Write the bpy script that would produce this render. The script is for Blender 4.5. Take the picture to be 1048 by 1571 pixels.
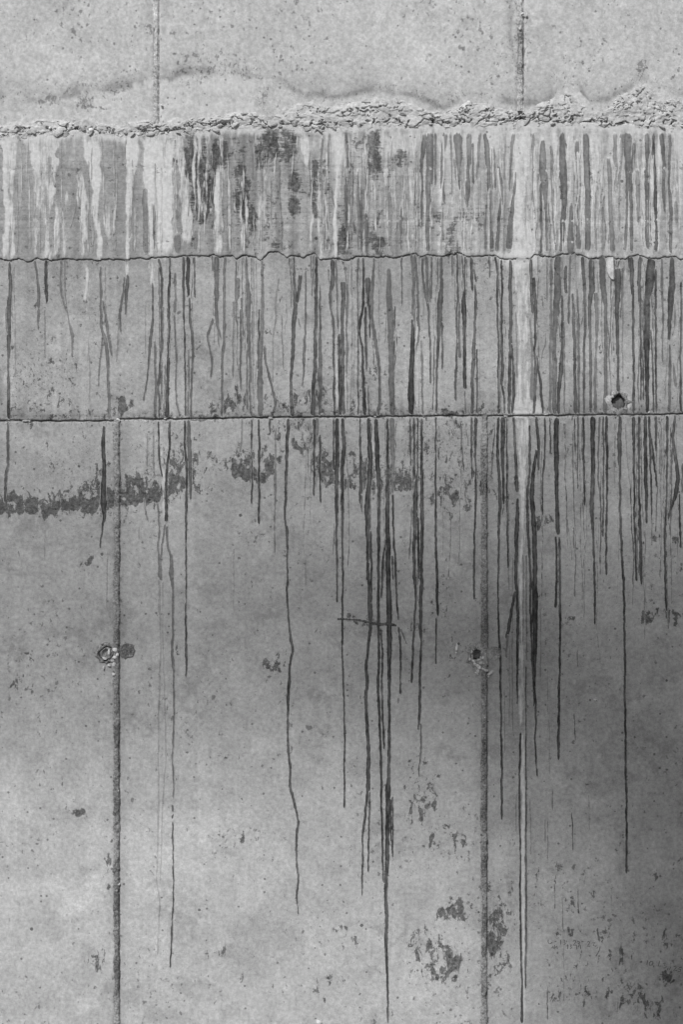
import bpy, math, random
import numpy as np

random.seed(7)
R = math.radians
scene = bpy.context.scene
for o in list(bpy.data.objects):
    bpy.data.objects.remove(o)

# ------------------------------------------------------------------ camera
K = 1.2 / 565.0            # metres on the wall per unit of the wall's measuring grid
ZC = 2.30                  # height of the eye above the ground
CAM_D = 5.0
cam_d = bpy.data.cameras.new('camera')
cam = bpy.data.objects.new('camera', cam_d)
scene.collection.objects.link(cam)
cam.location = (0, -CAM_D, ZC)
cam.rotation_euler = (R(90), 0, 0)
cam_d.sensor_fit = 'VERTICAL'
cam_d.sensor_height = 36.0
cam_d.lens = 36.0 * CAM_D / (1571 * K)
cam_d.clip_end = 1000
scene.camera = cam
scene.render.resolution_x = 684
scene.render.resolution_y = 1024

# ------------------------------------------------------------------ sky and sun
SUN_EL, SUN_AZ = 42.0, 24.0          # above the horizon; to the left of the wall's normal
world = bpy.data.worlds.new('World')
scene.world = world
world.use_nodes = True
wn = world.node_tree.nodes
wl = world.node_tree.links
wn.clear()
w_out = wn.new('ShaderNodeOutputWorld')
w_bg = wn.new('ShaderNodeBackground')
w_sky = wn.new('ShaderNodeTexSky')
w_bw = wn.new('ShaderNodeRGBToBW')           # a black-and-white photograph
w_sky.sky_type = 'NISHITA'
w_sky.sun_disc = False
w_sky.sun_elevation = R(SUN_EL)
w_sky.sun_rotation = R(180 + SUN_AZ)
w_sky.dust_density = 3.0
wl.new(w_sky.outputs[0], w_bw.inputs[0])
wl.new(w_bw.outputs[0], w_bg.inputs['Color'])
wl.new(w_bg.outputs[0], w_out.inputs[0])
w_bg.inputs['Strength'].default_value = 0.06

SD = np.array([-math.sin(R(SUN_AZ)) * math.cos(R(SUN_EL)),
               -math.cos(R(SUN_AZ)) * math.cos(R(SUN_EL)), math.sin(R(SUN_EL))])   # towards the sun
sun_d = bpy.data.lights.new('sun', 'SUN')
sun_d.energy = 3.0
sun_d.angle = R(4.5)
sun_d.color = (1, 1, 1)
sun = bpy.data.objects.new('sun', sun_d)
scene.collection.objects.link(sun)
import mathutils
sun.rotation_euler = mathutils.Vector((-SD[0], -SD[1], -SD[2])).to_track_quat('-Z', 'Y').to_euler()
sun.location = (-3, -6, 9)

scene.view_settings.view_transform = 'Standard'
scene.view_settings.look = 'None'
scene.view_settings.gamma = 1.0
scene.view_settings.exposure = 0.2
scene.view_settings.use_curve_mapping = False
scene.render.engine = 'CYCLES'

# ------------------------------------------------------------------ numbers
def hsh(ix, iy, s):
    n = (ix.astype(np.int64) * 374761393 + iy.astype(np.int64) * 668265263 + s * 1442695041) & 0xffffffff
    n = ((n ^ (n >> 13)) * 1274126177) & 0xffffffff
    n = (n ^ (n >> 16)) & 0xffffffff
    return n / 4294967296.0

def vn(x, y, s=0):
    x = np.asarray(x, float); y = np.asarray(y, float)
    x, y = np.broadcast_arrays(x, y)
    ix = np.floor(x); iy = np.floor(y)
    fx = x - ix; fy = y - iy
    fx = fx * fx * (3 - 2 * fx); fy = fy * fy * (3 - 2 * fy)
    a = hsh(ix, iy, s); b = hsh(ix + 1, iy, s); c = hsh(ix, iy + 1, s); d = hsh(ix + 1, iy + 1, s)
    return (a * (1 - fx) + b * fx) * (1 - fy) + (c * (1 - fx) + d * fx) * fy

def fbm(x, y, s=0, o=4):
    t = 0.0; a = 0.5; n = 0.0
    for i in range(o):
        t = t + a * vn(np.asarray(x) * 2 ** i, np.asarray(y) * 2 ** i, s + i * 17)
        n += a; a *= 0.5
    return t / n

def worley(x, y, s=0):
    x = np.asarray(x, float); y = np.asarray(y, float)
    ix = np.floor(x); iy = np.floor(y)
    f1 = np.full(x.shape, 9.0); f2 = np.full(x.shape, 9.0); cid = np.zeros(x.shape)
    for dx in (-1, 0, 1):
        for dy in (-1, 0, 1):
            cx = ix + dx; cy = iy + dy
            px = cx + 0.1 + 0.8 * hsh(cx, cy, s); py = cy + 0.1 + 0.8 * hsh(cx, cy, s + 5)
            d = np.hypot(px - x, py - y)
            m = d < f1
            f2 = np.where(m, f1, np.minimum(f2, d))
            cid = np.where(m, hsh(cx, cy, s + 9), cid)
            f1 = np.where(m, d, f1)
    return f1, f2, cid

def sst(a, b, x):
    t = np.clip((np.asarray(x, float) - a) / (b - a), 0, 1)
    return t * t * (3 - 2 * t)

def poly(pts):
    xs = np.array([p[0] for p in pts], float); ys = np.array([p[1] for p in pts], float)
    return lambda x: np.interp(x, xs, ys)

def wall_xyz(px, py, d):
    """wall grid -> metres; d is how far the surface stands out of the wall plane"""
    return np.stack([(px - 524.0) * K, -d, ZC - (py - 785.5) * K], -1)

X0, X1 = -983.0, 2031.0
Y_TOP, Y_BOT = -260.0, 785.5 + ZC / K        # wall crown, ground line

# ------------------------------------------------------------------ lines of the wall
_crack = [(0,397),(4,399),(16,400),(30,397),(46,401),(56,396),(75,399),(100,398),(150,399),(200,397),(250,395),(300,392),
 (333,393),(357,393),(362,399.5),(371,392.7),(388,394),(400,400),(412,386.5),(428,386),(440,394),(467,393),(484,389),(491,398),
 (522,396),(531,399.5),(550,392.7),(577,394),(594,394),(604,396),(635,389),(646,395),(656,391),(677,393),(708,388.5),(714,394),
 (752,391),(773,396),(799,398),(812,397),(821,390),(840,395),(868,390),(881,388),(909,397),(926,393),(939,393),(946,398),
 (960,397),(977,390),(991,395),(1011,397),(1032,391),(1045,398)]
_l = [(x - 1048, y) for x, y in _crack]; _r = [(x + 1048, y) for x, y in _crack]
_crack0 = poly(_l + _crack + _r)
crack_y = lambda x: _crack0(x) + 4.5 * (fbm(np.asarray(x) / 8.0, 3.3, 61, 3) - 0.5) + 3.2 * (fbm(np.asarray(x) / 3.4, 3.9, 63, 2) - 0.5)
_joint0 = poly([(X0, 647), (0, 646), (178, 646), (184, 643), (250, 643), (400, 641), (560, 639.5), (700, 637.5), (800, 638), (1048, 635.3), (X1, 634)])
joint_y = lambda x: _joint0(x) + 2.6 * (fbm(np.asarray(x) / 9.0, 1.7, 71, 4) - 0.5)
_lt = [(0,190),(60,186),(100,182),(130,176),(150,186),(180,190),(240,186),(300,182),(340,176),(390,174),(430,168),(450,155),(480,149),
 (510,159),(540,150),(580,147),(620,151),(650,164),(680,171),(700,160),(730,151),(760,159),(790,165),(820,162),(850,147),(870,139),
 (890,149),(905,164),(930,160),(950,144),(985,127),(1010,139),(1048,150)]
ledge_top0 = poly([(X0,190),(-600,180),(-300,196)] + _lt + [(1200,170),(1400,140),(1700,165),(X1,160)])
ledge_top = lambda x: ledge_top0(x) - 5.0 * (np.asarray(x) < 440) + 9.0 * (fbm(np.asarray(x) / 16.0, 9.1, 81, 3) - 0.5)
ledge_bot0 = poly([(X0,205),(-200,212),(0,217),(50,210),(130,207),(200,212),(260,210),(300,205),(360,200),(430,200),(500,202),(600,196),(700,198),(800,192),(900,196),(1048,200),(X1,198)])
ledge_bot = lambda x: ledge_bot0(x) + 2.0 + 14.0 * (fbm(np.asarray(x) / 11.0, 4.4, 91, 3) - 0.5)
tide_y = poly([(X0,150),(0,152),(90,150),(130,140),(200,128),(245,122),(300,108),(350,110),(420,122),(455,140),(480,143),(510,154),(540,145),
 (580,140),(620,144),(650,157),(680,166),(700,156),(730,146),(765,156),(800,160),(835,152),(868,132),(890,138),(905,158),(935,156),(985,118),(1010,130),(1048,144),(X1,150)])

LOW_J = [-950, -385, 180, 745, 1310, 1875]     # upright joints of the lower lift
UP_J = [-880, -320, 240, 800, 1360, 1920]      # upright joints of the top lift
OFF_TOP, OFF_B1, OFF_B2, OFF_LOW = 0.003, 0.0032, 0.0008, 0.0
HOLES = [(950, 616.5, 11.0), (163, 1002.5, 12.0), (732, 1004.0, 8.5)]

# ------------------------------------------------------------------ stains with a shape of their own
DARK = [  # centre x, y, half width, half height, strength
 (40,774,60,13,.62),(100,770,50,16,.6),(145,762,26,26,.62),(160,745,12,30,.5),(12,772,30,16,.6),(70,785,30,10,.4),
 (120,728,40,26,.22),(60,715,50,30,.2),(225,748,52,22,.6),(205,760,26,16,.5),(250,742,24,18,.55),(262,715,14,26,.45),
 (282,704,24,26,.6),(300,715,20,24,.5),(310,742,18,20,.36),(345,706,26,14,.4),(378,710,18,20,.6),(398,728,12,16,.5),(412,704,18,16,.5),(366,726,10,10,.5),
 (440,664,26,12,.5),(465,658,26,12,.46),(486,660,12,20,.5),(460,684,14,12,.4),(496,714,24,24,.62),(510,730,20,16,.55),(540,738,24,16,.5),
 (548,704,16,16,.45),(575,736,20,20,.52),(590,742,26,18,.55),(612,738,22,18,.5),(620,715,20,30,.32),(655,690,30,60,.33),(690,660,20,40,.3),
 (700,700,28,50,.3),(688,770,14,14,.5),(665,768,9,9,.6),(694,782,8,12,.55),(725,755,16,14,.42),(684,735,10,10,.5),
 (838,801,14,9,.62),(828,806,12,8,.55),(880,815,10,5,.45),(1000,830,34,8,.4),(1036,828,16,7,.45),(990,950,9,6,.72),(1020,942,22,7,.5),(1040,948,14,8,.5),
 (885,945,16,6,.4),
 # low lip of the second lift
 (50,608,60,40,.30),(90,600,40,40,.28),(188,622,14,16,.6),(205,626,12,10,.4),(345,620,12,16,.5),(362,616,26,16,.52),(335,626,14,12,.5),
 (420,618,26,20,.4),(450,612,20,16,.5),(480,616,26,22,.5),(560,600,40,40,.3),(590,625,26,14,.3),(575,576,20,20,.34),(690,632,16,7,.55),
 (430,500,26,40,.2),(100,480,60,60,.2),(15,533,12,5,.4),(925,560,30,50,.2),(800,640,20,10,.2),(742,640,20,26,.3),(230,640,90,6,.32),
 (700,640,360,7,.24),(120,638,120,8,.34),
 # first lift: weathered black patches
 (293,245,12,40,.56),(305,280,14,56,.54),(318,300,9,40,.54),(330,240,6,24,.5),(340,238,9,18,.6),(366,290,7,46,.5),(376,310,8,44,.56),
 (386,330,6,26,.5),(400,235,12,24,.46),(408,215,12,14,.5),(420,225,26,26,.5),(440,222,16,22,.5),(452,280,11,14,.6),(450,315,9,16,.56),
 (484,270,8,24,.54),(483,315,6,36,.46),(496,255,10,14,.4),(574,225,11,22,.62),(577,250,9,18,.6),(565,260,8,12,.5),(617,240,9,14,.5),
 (610,250,10,8,.45),(528,370,12,26,.5),(540,345,14,18,.34),(580,378,12,16,.5),(525,330,14,20,.3),(660,340,22,20,.36),(690,370,12,26,.44),
 (708,335,16,12,.4),(735,330,18,12,.4),(500,280,24,30,.28),(690,385,20,12,.4),(510,360,30,30,.25),(270,230,10,20,.4),
 # bottom of the lower lift
 (685,1400,14,10,.66),(702,1393,18,14,.66),(675,1412,8,6,.5),(715,1396,12,10,.4),(685,1494,24,14,.64),(702,1482,14,20,.62),(660,1488,22,16,.48),
 (690,1462,24,18,.5),(655,1450,34,34,.42),(625,1455,18,20,.3),(650,1225,24,44,.46),(655,1235,16,24,.52),(700,1290,16,18,.46),(712,1286,9,14,.5),
 (680,1270,16,8,.35),(665,1290,14,12,.4),(640,1175,14,18,.36),(762,1430,16,32,.62),(768,1400,14,26,.52),(770,1475,16,18,.55),(757,1450,9,28,.62),
 (765,1370,30,40,.3),(800,1385,30,30,.26),(545,1445,16,14,.3),(520,1420,40,10,.24),(120,1248,11,6,.78),(172,1300,7,40,.5),(176,1330,8,40,.46),(166,1320,5,20,.5),
 (166,1360,4,8,.6),(145,1475,12,14,.42),(155,1470,5,26,.46),(420,1020,16,14,.5),(428,1015,6,12,.5),(352,1285,26,10,.38),(385,1277,22,9,.38),(345,1290,8,10,.4),
 (870,1429,30,6,.44),(925,1432,12,12,.44),(990,1445,9,14,.42),(1036,1440,12,16,.4),(970,1530,34,22,.46),(1030,1500,14,14,.5),(1000,1545,30,24,.42),(940,1470,30,20,.38),(880,1520,40,24,.34),(1020,1440,30,20,.38),(830,1340,40,30,.32),(900,1380,50,30,.30),
 (330,1460,22,10,.36),(340,1285,20,12,.36),(30,1050,12,16,.42),(45,1060,14,12,.38),(38,1010,18,18,.3),(130,870,12,20,.38),(350,1300,10,10,.4),
 (540,948,20,5,.5),(560,955,24,6,.5),(520,960,8,14,.4),(690,1000,14,30,.32),(680,905,12,40,.34),(620,870,12,30,.3),(650,930,20,60,.24),
 (1010,1340,40,16,.3),(1040,1330,14,20,.34),(900,1500,60,40,.2),(150,1500,40,40,.16),(480,1510,60,14,.26),(500,1530,20,10,.28),
 (745,1390,9,30,.36),(748,1475,8,60,.34),(250,1570,30,8,.3),
]
GRAIN = [ # sandy, rough spots
 (340,108,60,18,.42),(300,115,50,12,.34),(250,125,60,14,.3),(160,132,60,16,.35),(80,140,50,14,.3),(400,118,40,14,.36),(405,150,10,26,.45),(130,158,12,10,.6),
 (80,156,14,7,.7),(60,157,10,5,.6),(700,150,20,10,.35),(880,115,50,10,.3),(850,125,30,8,.35),(200,90,60,40,.2),(680,20,200,30,.12),(800,80,16,80,.4),(790,40,10,50,.4),
 (60,580,60,50,.36),(655,690,50,60,.36),(590,720,50,40,.36),(700,690,40,70,.34),(540,700,40,50,.3),(240,690,50,40,.34),(110,715,60,40,.32),(310,720,30,40,.3),(740,700,20,60,.3),(600,600,200,40,.24),(1000,600,50,40,.24),(840,840,40,40,.2),(985,105,8,14,.6),(870,600,60,40,.2),(640,700,60,60,.25),(690,1440,60,60,.25),(655,1200,26,100,.25),(680,920,20,90,.25),
 (480,700,20,20,.3),(940,850,100,50,.2),(930,560,30,60,.2)]
LIME = [
 (800,300,16,130,.45),(800,395,40,18,.6),(803,480,12,150,.36),(803,628,34,14,.6),(801,680,11,60,.34),(800,760,8,70,.2),(740,780,10,26,.45),(742,660,10,30,.35),
 (270,150,26,26,.42),(345,132,60,14,.56),(350,165,70,18,.46),(240,128,24,8,.6),(215,132,14,7,.5),(190,150,20,14,.3),(500,165,60,14,.3),(600,165,60,18,.32),
 (880,165,40,18,.32),(985,150,40,24,.3),(90,170,60,22,.25),(420,128,30,7,.4),(10,230,26,40,.3),(130,230,30,30,.4),(245,270,24,130,.5),(80,540,30,30,.2),
 (950,618,22,14,.55),(928,640,40,5,.3),(100,600,3,10,.3),(425,490,30,30,.2),(732,1012,16,12,.3),(700,220,340,24,.5),(900,300,160,110,.42),(640,300,120,100,.22),
 (1030,440,10,60,.3),(1010,300,30,110,.3),(175,225,90,14,.35),(300,212,120,10,.3),(520,240,40,40,.35),(545,210,50,16,.4),(640,220,40,30,.4),(35,250,14,150,.2)]

_pl = [(-400,770,30,.5),(0,788,30,1),(40,786,32,1),(70,796,40,1),(85,785,45,1),(110,780,45,1),(140,786,60,1),(165,783,65,1),(178,775,50,1),(190,778,45,1),(220,774,50,1),
 (245,768,45,1),(265,760,70,1),(290,745,80,1),(318,748,60,.9),(330,722,40,.6),(345,728,40,.8),(365,735,45,.9),(385,740,55,1),(405,740,50,.9),(425,722,40,.6),(438,690,40,.7),
 (478,690,50,.7),(490,740,60,1),(515,742,70,1),(540,750,60,.9),(570,752,70,.9),(600,755,70,.9),(640,752,100,.7),(680,788,130,.62),(720,780,120,.6),(760,772,60,.5),(780,720,30,.2),
 (850,815,30,.2),(900,830,30,.0),(1048,836,30,.3),(1500,800,40,.6)]
PEEL_B = poly([(p[0], p[1]) for p in _pl]); PEEL_H = poly([(p[0], p[2]) for p in _pl]); PEEL_S = poly([(p[0], p[3]) for p in _pl])

def blob(lst, px, py):
    px = np.asarray(px, float); py = np.asarray(py, float)
    a = np.zeros(np.broadcast(px, py).shape)
    for cx, cy, rx, ry, s in lst:
        m = (np.abs(px - cx) < rx * 2.2) & (np.abs(py - cy) < ry * 2.2)
        if not m.any():
            continue
        d = np.sqrt(((px[m] - cx) / rx) ** 2 + ((py[m] - cy) / ry) ** 2)
        v = s * (1 - sst(0.35, 2.1, d))
        a[m] = np.maximum(a[m], v)
    return a

def surface(px, py):
    """albedo and stain weights of the cast concrete at points of the wall"""
    px = np.asarray(px, float); py = np.asarray(py, float)
    warpx = px + 10 * (fbm(px / 26, py / 26, 5, 3) - .5); warpy = py + 10 * (fbm(px / 26, py / 26, 8, 3) - .5)
    cy = crack_y(px); jy = joint_y(px)
    tone = np.full(px.shape, 0.36)
    top = py < ledge_bot(px) - 4
    b1 = (~top) & (py < cy)
    b2 = (py >= cy) & (py < jy)
    tone = np.where(top, 0.47, tone)
    tone = np.where(b1, 0.285 + 0.07 * sst(560, 700, px), tone)
    tone = np.where(b2, 0.335, tone)
    low = py >= jy
    pan = np.floor((px - 180) / 565.0)
    dry = sst(735, 815, py + 46 * (fbm(px / 60, py / 60, 33, 3) - .5))
    tone = np.where(low, 0.325 + 0.050 * dry + 0.066 * sst(900, 1450, py) * (1.25 - 1.0 * sst(100, 500, px)), tone)
    # clouded tones of the pour, runs of the formwork, salt
    wpx = px + 60 * (fbm(px / 90, py / 90, 22, 3) - .5); wpy = py + 60 * (fbm(px / 90, py / 90, 26, 3) - .5)
    cl = fbm(wpx / 130, wpy / 110, 21, 5)
    cl2 = fbm(wpx / 34, wpy / 30, 23, 5)
    amp = np.where(top, .6, np.where(b1, .7, 1.0))
    tone = tone * (1 + amp * (.38 * (cl - .5) + .36 * (cl2 - .5)))
    tone = tone * (1 + .10 * (fbm(px / 6, py / 160, 27, 3) - .5))
    tone = tone * (1 + .26 * (fbm(px / 7, py / 7, 29, 3) - .5))
    soil = sst(.56, .70, fbm(wpx / 60, wpy / 46, 31, 5)) * sst(.40, .62, fbm(px / 9, py / 9, 32, 4))
    tone = tone * (1 - .17 * soil * np.where(top, .5, 1.0))
    # the first lift is combed by old water: pale and grey threads
    th1 = fbm(px / 5.0, py / 260, 35, 3); th2 = fbm(px / 13.0, py / 190, 36, 3)
    thm = np.where(b1, 1.0, 0.0) * (.35 + .65 * sst(260, 420, px))
    tone = tone * (1 + thm * (.85 * (th1 - .5) + .8 * (th2 - .5)))
    th3 = fbm(px / 7.0, py / 330, 37, 3)
    tone = np.where(b2, tone * (1 + .34 * (th3 - .5)), tone)
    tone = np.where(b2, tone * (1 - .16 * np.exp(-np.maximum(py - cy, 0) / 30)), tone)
    tone = np.where(b2, tone * (1 - .26 * sst(24, 2, jy - py - 18 * (fbm(px / 14, py / 30, 38, 3) - .5))), tone)
    # tide marks above the ledge
    td = py - tide_y(px) - 20 * (fbm(px / 26, py / 26, 41, 4) - .5)
    tm = np.exp(-(td / 5.0) ** 2) + 0.5 * np.exp(-(np.minimum(td, 0) / 26.0) ** 2) * (1 - sst(-2, 5, td))
    tone = np.where(py < 205, tone * (1 - 0.36 * np.clip(tm, 0, 1) * (0.15 + 1.1 * sst(.3, .7, fbm(px / 46, py / 60, 43, 3)))), tone)
    # damp edges beside the top joint at the right
    e = np.abs(px - (783 + 14 * sst(60, 120, py) + 5 * (fbm(px * 0 + 1.1, py / 24, 45, 3) - .5)))
    tone = np.where(py < 140, tone * (1 - 0.26 * np.exp(-(e / 4.5) ** 2)), tone)
    # dirt that has settled along the upright joints of the lower lift
    for j in LOW_J:
        e = np.abs(px - j)
        tone = np.where(low, tone * (1 + .16 * np.exp(-((px - j + 9) / 3.0) ** 2) * fbm(px * 0 + j, py / 20, 48, 3)) * (1 - 0.20 * np.exp(-(e / (9 + 8 * fbm(px * 0 + j, py / 60, 47, 3))) ** 2)), tone)
    e = np.abs(px - 802)
    tone = np.where(low & (py > 740), tone * (1 - 0.22 * np.exp(-(e / 34) ** 2) * (1 - sst(1150, 1420, py))), tone)
    dark = blob(DARK, warpx, warpy)
    dark = np.where(b1, dark * 1.5, dark)
    dark = np.where(b1, np.maximum(dark, (.50 * fbm(px / 22, py / 60, 60, 3) + .06) * sst(255, 300, px) * (1 - sst(560, 740, px))), dark)
    pb = PEEL_B(px) + 8 * (fbm(px / 9, 3.1, 53, 3) - .5); ph = PEEL_H(px) * (.4 + 1.2 * fbm(px / 18, 7.7, 54, 3))
    up = (pb - py) / ph
    brk = sst(.28, .44, fbm(px / 38, py / 60, 55, 3) + .25 * (px < 270))
    dark = np.where(low, np.maximum(dark, .78 * PEEL_S(px) * brk * sst(-.12, .05, up) * (1 - .75 * sst(.25, 1.0, up)) * (1 - sst(1.0, 1.5, up))), dark)
    dark = np.maximum(dark, np.where(low, .06, .03))
    grain = blob(GRAIN, warpx, warpy)
    grain = np.maximum(grain, np.where(py < 205, 0.30 * np.exp(-(np.minimum(td, 0) / 22.0) ** 2) * (1 - sst(2, 14, td)), 0))
    grain = np.maximum(grain, np.where(top, .16, .08) * fbm(px / 80, py / 80, 49, 3) * 1.6)
    lipd = jy - py
    grain = np.maximum(grain, np.where(b2, .42 * (1 - sst(6, 22, lipd + 14 * (fbm(px / 18, py / 18, 57, 3) - .5))), 0))
    grain = np.maximum(grain, np.where(low, .36 * (1 - sst(4, 16, -lipd + 8 * (fbm(px / 18, py / 18, 58, 3) - .5))), 0))
    for j in LOW_J:
        grain = np.maximum(grain, np.where(low, .38 * np.exp(-((px - j) / 12.0) ** 2) * 1.6 * fbm(px * 0 + j, py / 34, 59, 3), 0))
    lime = blob(LIME, warpx, warpy)
    hang = np.clip((py - ledge_bot0(px)) / 190.0, 0, 1)
    comb = fbm(px / 6.0, py / 420, 51, 2)
    comb2 = fbm(px / 16.0, py / 300, 52, 2)
    lime = np.where(b1, np.maximum(lime, 1.05 * (.55 * comb + .45 * comb2) - .22 - .40 * hang + .12 * sst(600, 760, px) - .10 * ((px > 270) & (px < 470))), lime)
    lime = np.where(b1, np.maximum(lime, .62 - .030 * (py - ledge_bot0(px)) * (.5 + comb)), lime)
    lime = np.where(b2, np.maximum(lime, .9 * comb - .52), lime)
    board = np.where(b1, 1.0, 0.0)
    return dict(tone=tone, dark=dark, grain=grain, lime=lime, board=board)

def relief(px, py, off):
    d = off + 0.0016 * (fbm(px / 70, py / 70, 101, 3) - .5) + 0.0008 * (fbm(px / 14, py / 14, 103, 2) - .5)
    for cx, cy, r in HOLES:
        q = np.hypot(px - cx, py - cy) / r
        d = d - 0.034 * (1 - sst(1.0, 1.22, q))
    return d

def relief_b2(px, py):
    d = relief(px, py, OFF_B2)
    e = joint_y(px) - py
    lip = (1 - sst(4, 13, e + 5 * (fbm(px / 20, py / 8, 111, 3) - .5)))
    gr = np.exp(-((e - 6.5 - 3 * (fbm(px / 40, 4.1, 114, 3) - .5)) / 1.3) ** 2) * sst(.38, .5, fbm(px / 30, 2.1, 116, 3))
    return d + 0.0055 * lip * (fbm(px / 9, py / 4, 113, 4) - .12) - .0035 * gr

def relief_b1(px, py):
    d = relief(px, py, OFF_B1)
    e = crack_y(px) - py
    d = d + 0.003 * np.exp(-(e / 7.0) ** 2) * fbm(px / 12, py / 6, 115, 3)
    for yb in (258, 338, 262.5, 371):        # board marks
        d = d - 0.0018 * np.exp(-((py - yb - 2 * (fbm(px / 120, yb, 117, 2) - .5)) / 1.6) ** 2) * (fbm(px / 50, yb + 1.0, 119, 2) > .45)
    return d

def depth_at(px, py):
    cy = crack_y(px); jy = joint_y(px)
    return np.where(py < cy, relief_b1(px, py), np.where(py < jy, relief_b2(px, py), relief(px, py, OFF_LOW)))

# ------------------------------------------------------------------ mesh helpers
COL = scene.collection

def mesh_grid(name, V, attrs, mat, parent=None, smooth=True):
    """V: (rows, cols, 3)"""
    r, c = V.shape[:2]
    me = bpy.data.meshes.new(name)
    n = r * c
    idx = np.arange(n).reshape(r, c)
    q = np.stack([idx[:-1, :-1], idx[1:, :-1], idx[1:, 1:], idx[:-1, 1:]], -1).reshape(-1, 4)
    me.vertices.add(n)
    me.vertices.foreach_set('co', V.reshape(-1).astype(np.float32))
    me.loops.add(q.size)
    me.loops.foreach_set('vertex_index', q.reshape(-1).astype(np.int32))
    me.polygons.add(len(q))
    me.polygons.foreach_set('loop_start', np.arange(0, q.size, 4, dtype=np.int32))
    me.update(calc_edges=True)
    if smooth:
        me.polygons.foreach_set('use_smooth', np.ones(len(q), bool))
    for k, a in (attrs or {}).items():
        at = me.attributes.new(k, 'FLOAT', 'POINT')
        at.data.foreach_set('value', np.ascontiguousarray(a.reshape(-1).astype(np.float32)))
    me.validate()
    me.materials.append(mat)
    o = bpy.data.objects.new(name, me)
    COL.objects.link(o)
    o.parent = parent
    return o

def mesh_raw(name, verts, faces, mat, parent=None, smooth=True, attrs=None):
    me = bpy.data.meshes.new(name)
    me.from_pydata([tuple(map(float, v)) for v in verts], [], [tuple(int(i) for i in f) for f in faces])
    if smooth:
        me.polygons.foreach_set('use_smooth', np.ones(len(me.polygons), bool))
    for k, a in (attrs or {}).items():
        at = me.attributes.new(k, 'FLOAT', 'POINT')
        at.data.foreach_set('value', np.asarray(a, np.float32).reshape(-1))
    me.update()
    if mat:
        me.materials.append(mat)
    o = bpy.data.objects.new(name, me)
    COL.objects.link(o)
    o.parent = parent
    return o

def box_mesh(name, lo, hi, mat, parent=None):
    x0, y0, z0 = lo; x1, y1, z1 = hi
    v = [(x0,y0,z0),(x1,y0,z0),(x1,y1,z0),(x0,y1,z0),(x0,y0,z1),(x1,y0,z1),(x1,y1,z1),(x0,y1,z1)]
    f = [(0,3,2,1),(4,5,6,7),(0,1,5,4),(1,2,6,5),(2,3,7,6),(3,0,4,7)]
    return mesh_raw(name, v, f, mat, parent, False)

# ------------------------------------------------------------------ materials
def new_mat(name):
    m = bpy.data.materials.new(name)
    m.use_nodes = True
    nt = m.node_tree
    nt.nodes.clear()
    return m, nt

class NB:
    def __init__(s, nt): s.nt = nt
    def n(s, t, **kw):
        nd = s.nt.nodes.new(t)
        for k, v in kw.items(): setattr(nd, k, v)
        return nd
    def link(s, a, b): s.nt.links.new(a, b)
    def set(s, sock, v):
        if isinstance(v, (int, float)): sock.default_value = v
        elif isinstance(v, tuple): sock.default_value = v
        else: s.link(v, sock)
    def math(s, op, a, b=0.0, c=None, clamp=False):
        nd = s.n('ShaderNodeMath', operation=op, use_clamp=clamp)
        s.set(nd.inputs[0], a); s.set(nd.inputs[1], b)
        if c is not None: s.set(nd.inputs[2], c)
        return nd.outputs[0]
    def map(s, v, a, b, lo=0.0, hi=1.0, smooth=True):
        nd = s.n('ShaderNodeMapRange')
        nd.interpolation_type = 'SMOOTHSTEP' if smooth else 'LINEAR'
        s.set(nd.inputs[0], v)
        for i, q in enumerate((a, b, lo, hi)): s.set(nd.inputs[i + 1], q)
        return nd.outputs[0]
    def mix(s, f, a, b):
        nd = s.n('ShaderNodeMix', data_type='FLOAT')
        s.set(nd.inputs[0], f); s.set(nd.inputs[2], a); s.set(nd.inputs[3], b)
        return nd.outputs[0]
    def noise(s, vec, scale, detail=4.0, rough=0.55, stretch=(1, 1, 1), loc=(0, 0, 0), dist=0.0):
        mp = s.n('ShaderNodeMapping')
        s.link(vec, mp.inputs[0])
        mp.inputs['Scale'].default_value = stretch
        mp.inputs['Location'].default_value = loc
        nd = s.n('ShaderNodeTexNoise')
        s.link(mp.outputs[0], nd.inputs['Vector'])
        nd.inputs['Scale'].default_value = scale
        nd.inputs['Detail'].default_value = detail
        nd.inputs['Roughness'].default_value = rough
        nd.inputs['Distortion'].default_value = dist
        return nd.outputs[0]
    def attr(s, name):
        nd = s.n('ShaderNodeAttribute', attribute_name=name)
        return nd.outputs['Fac']

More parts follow.
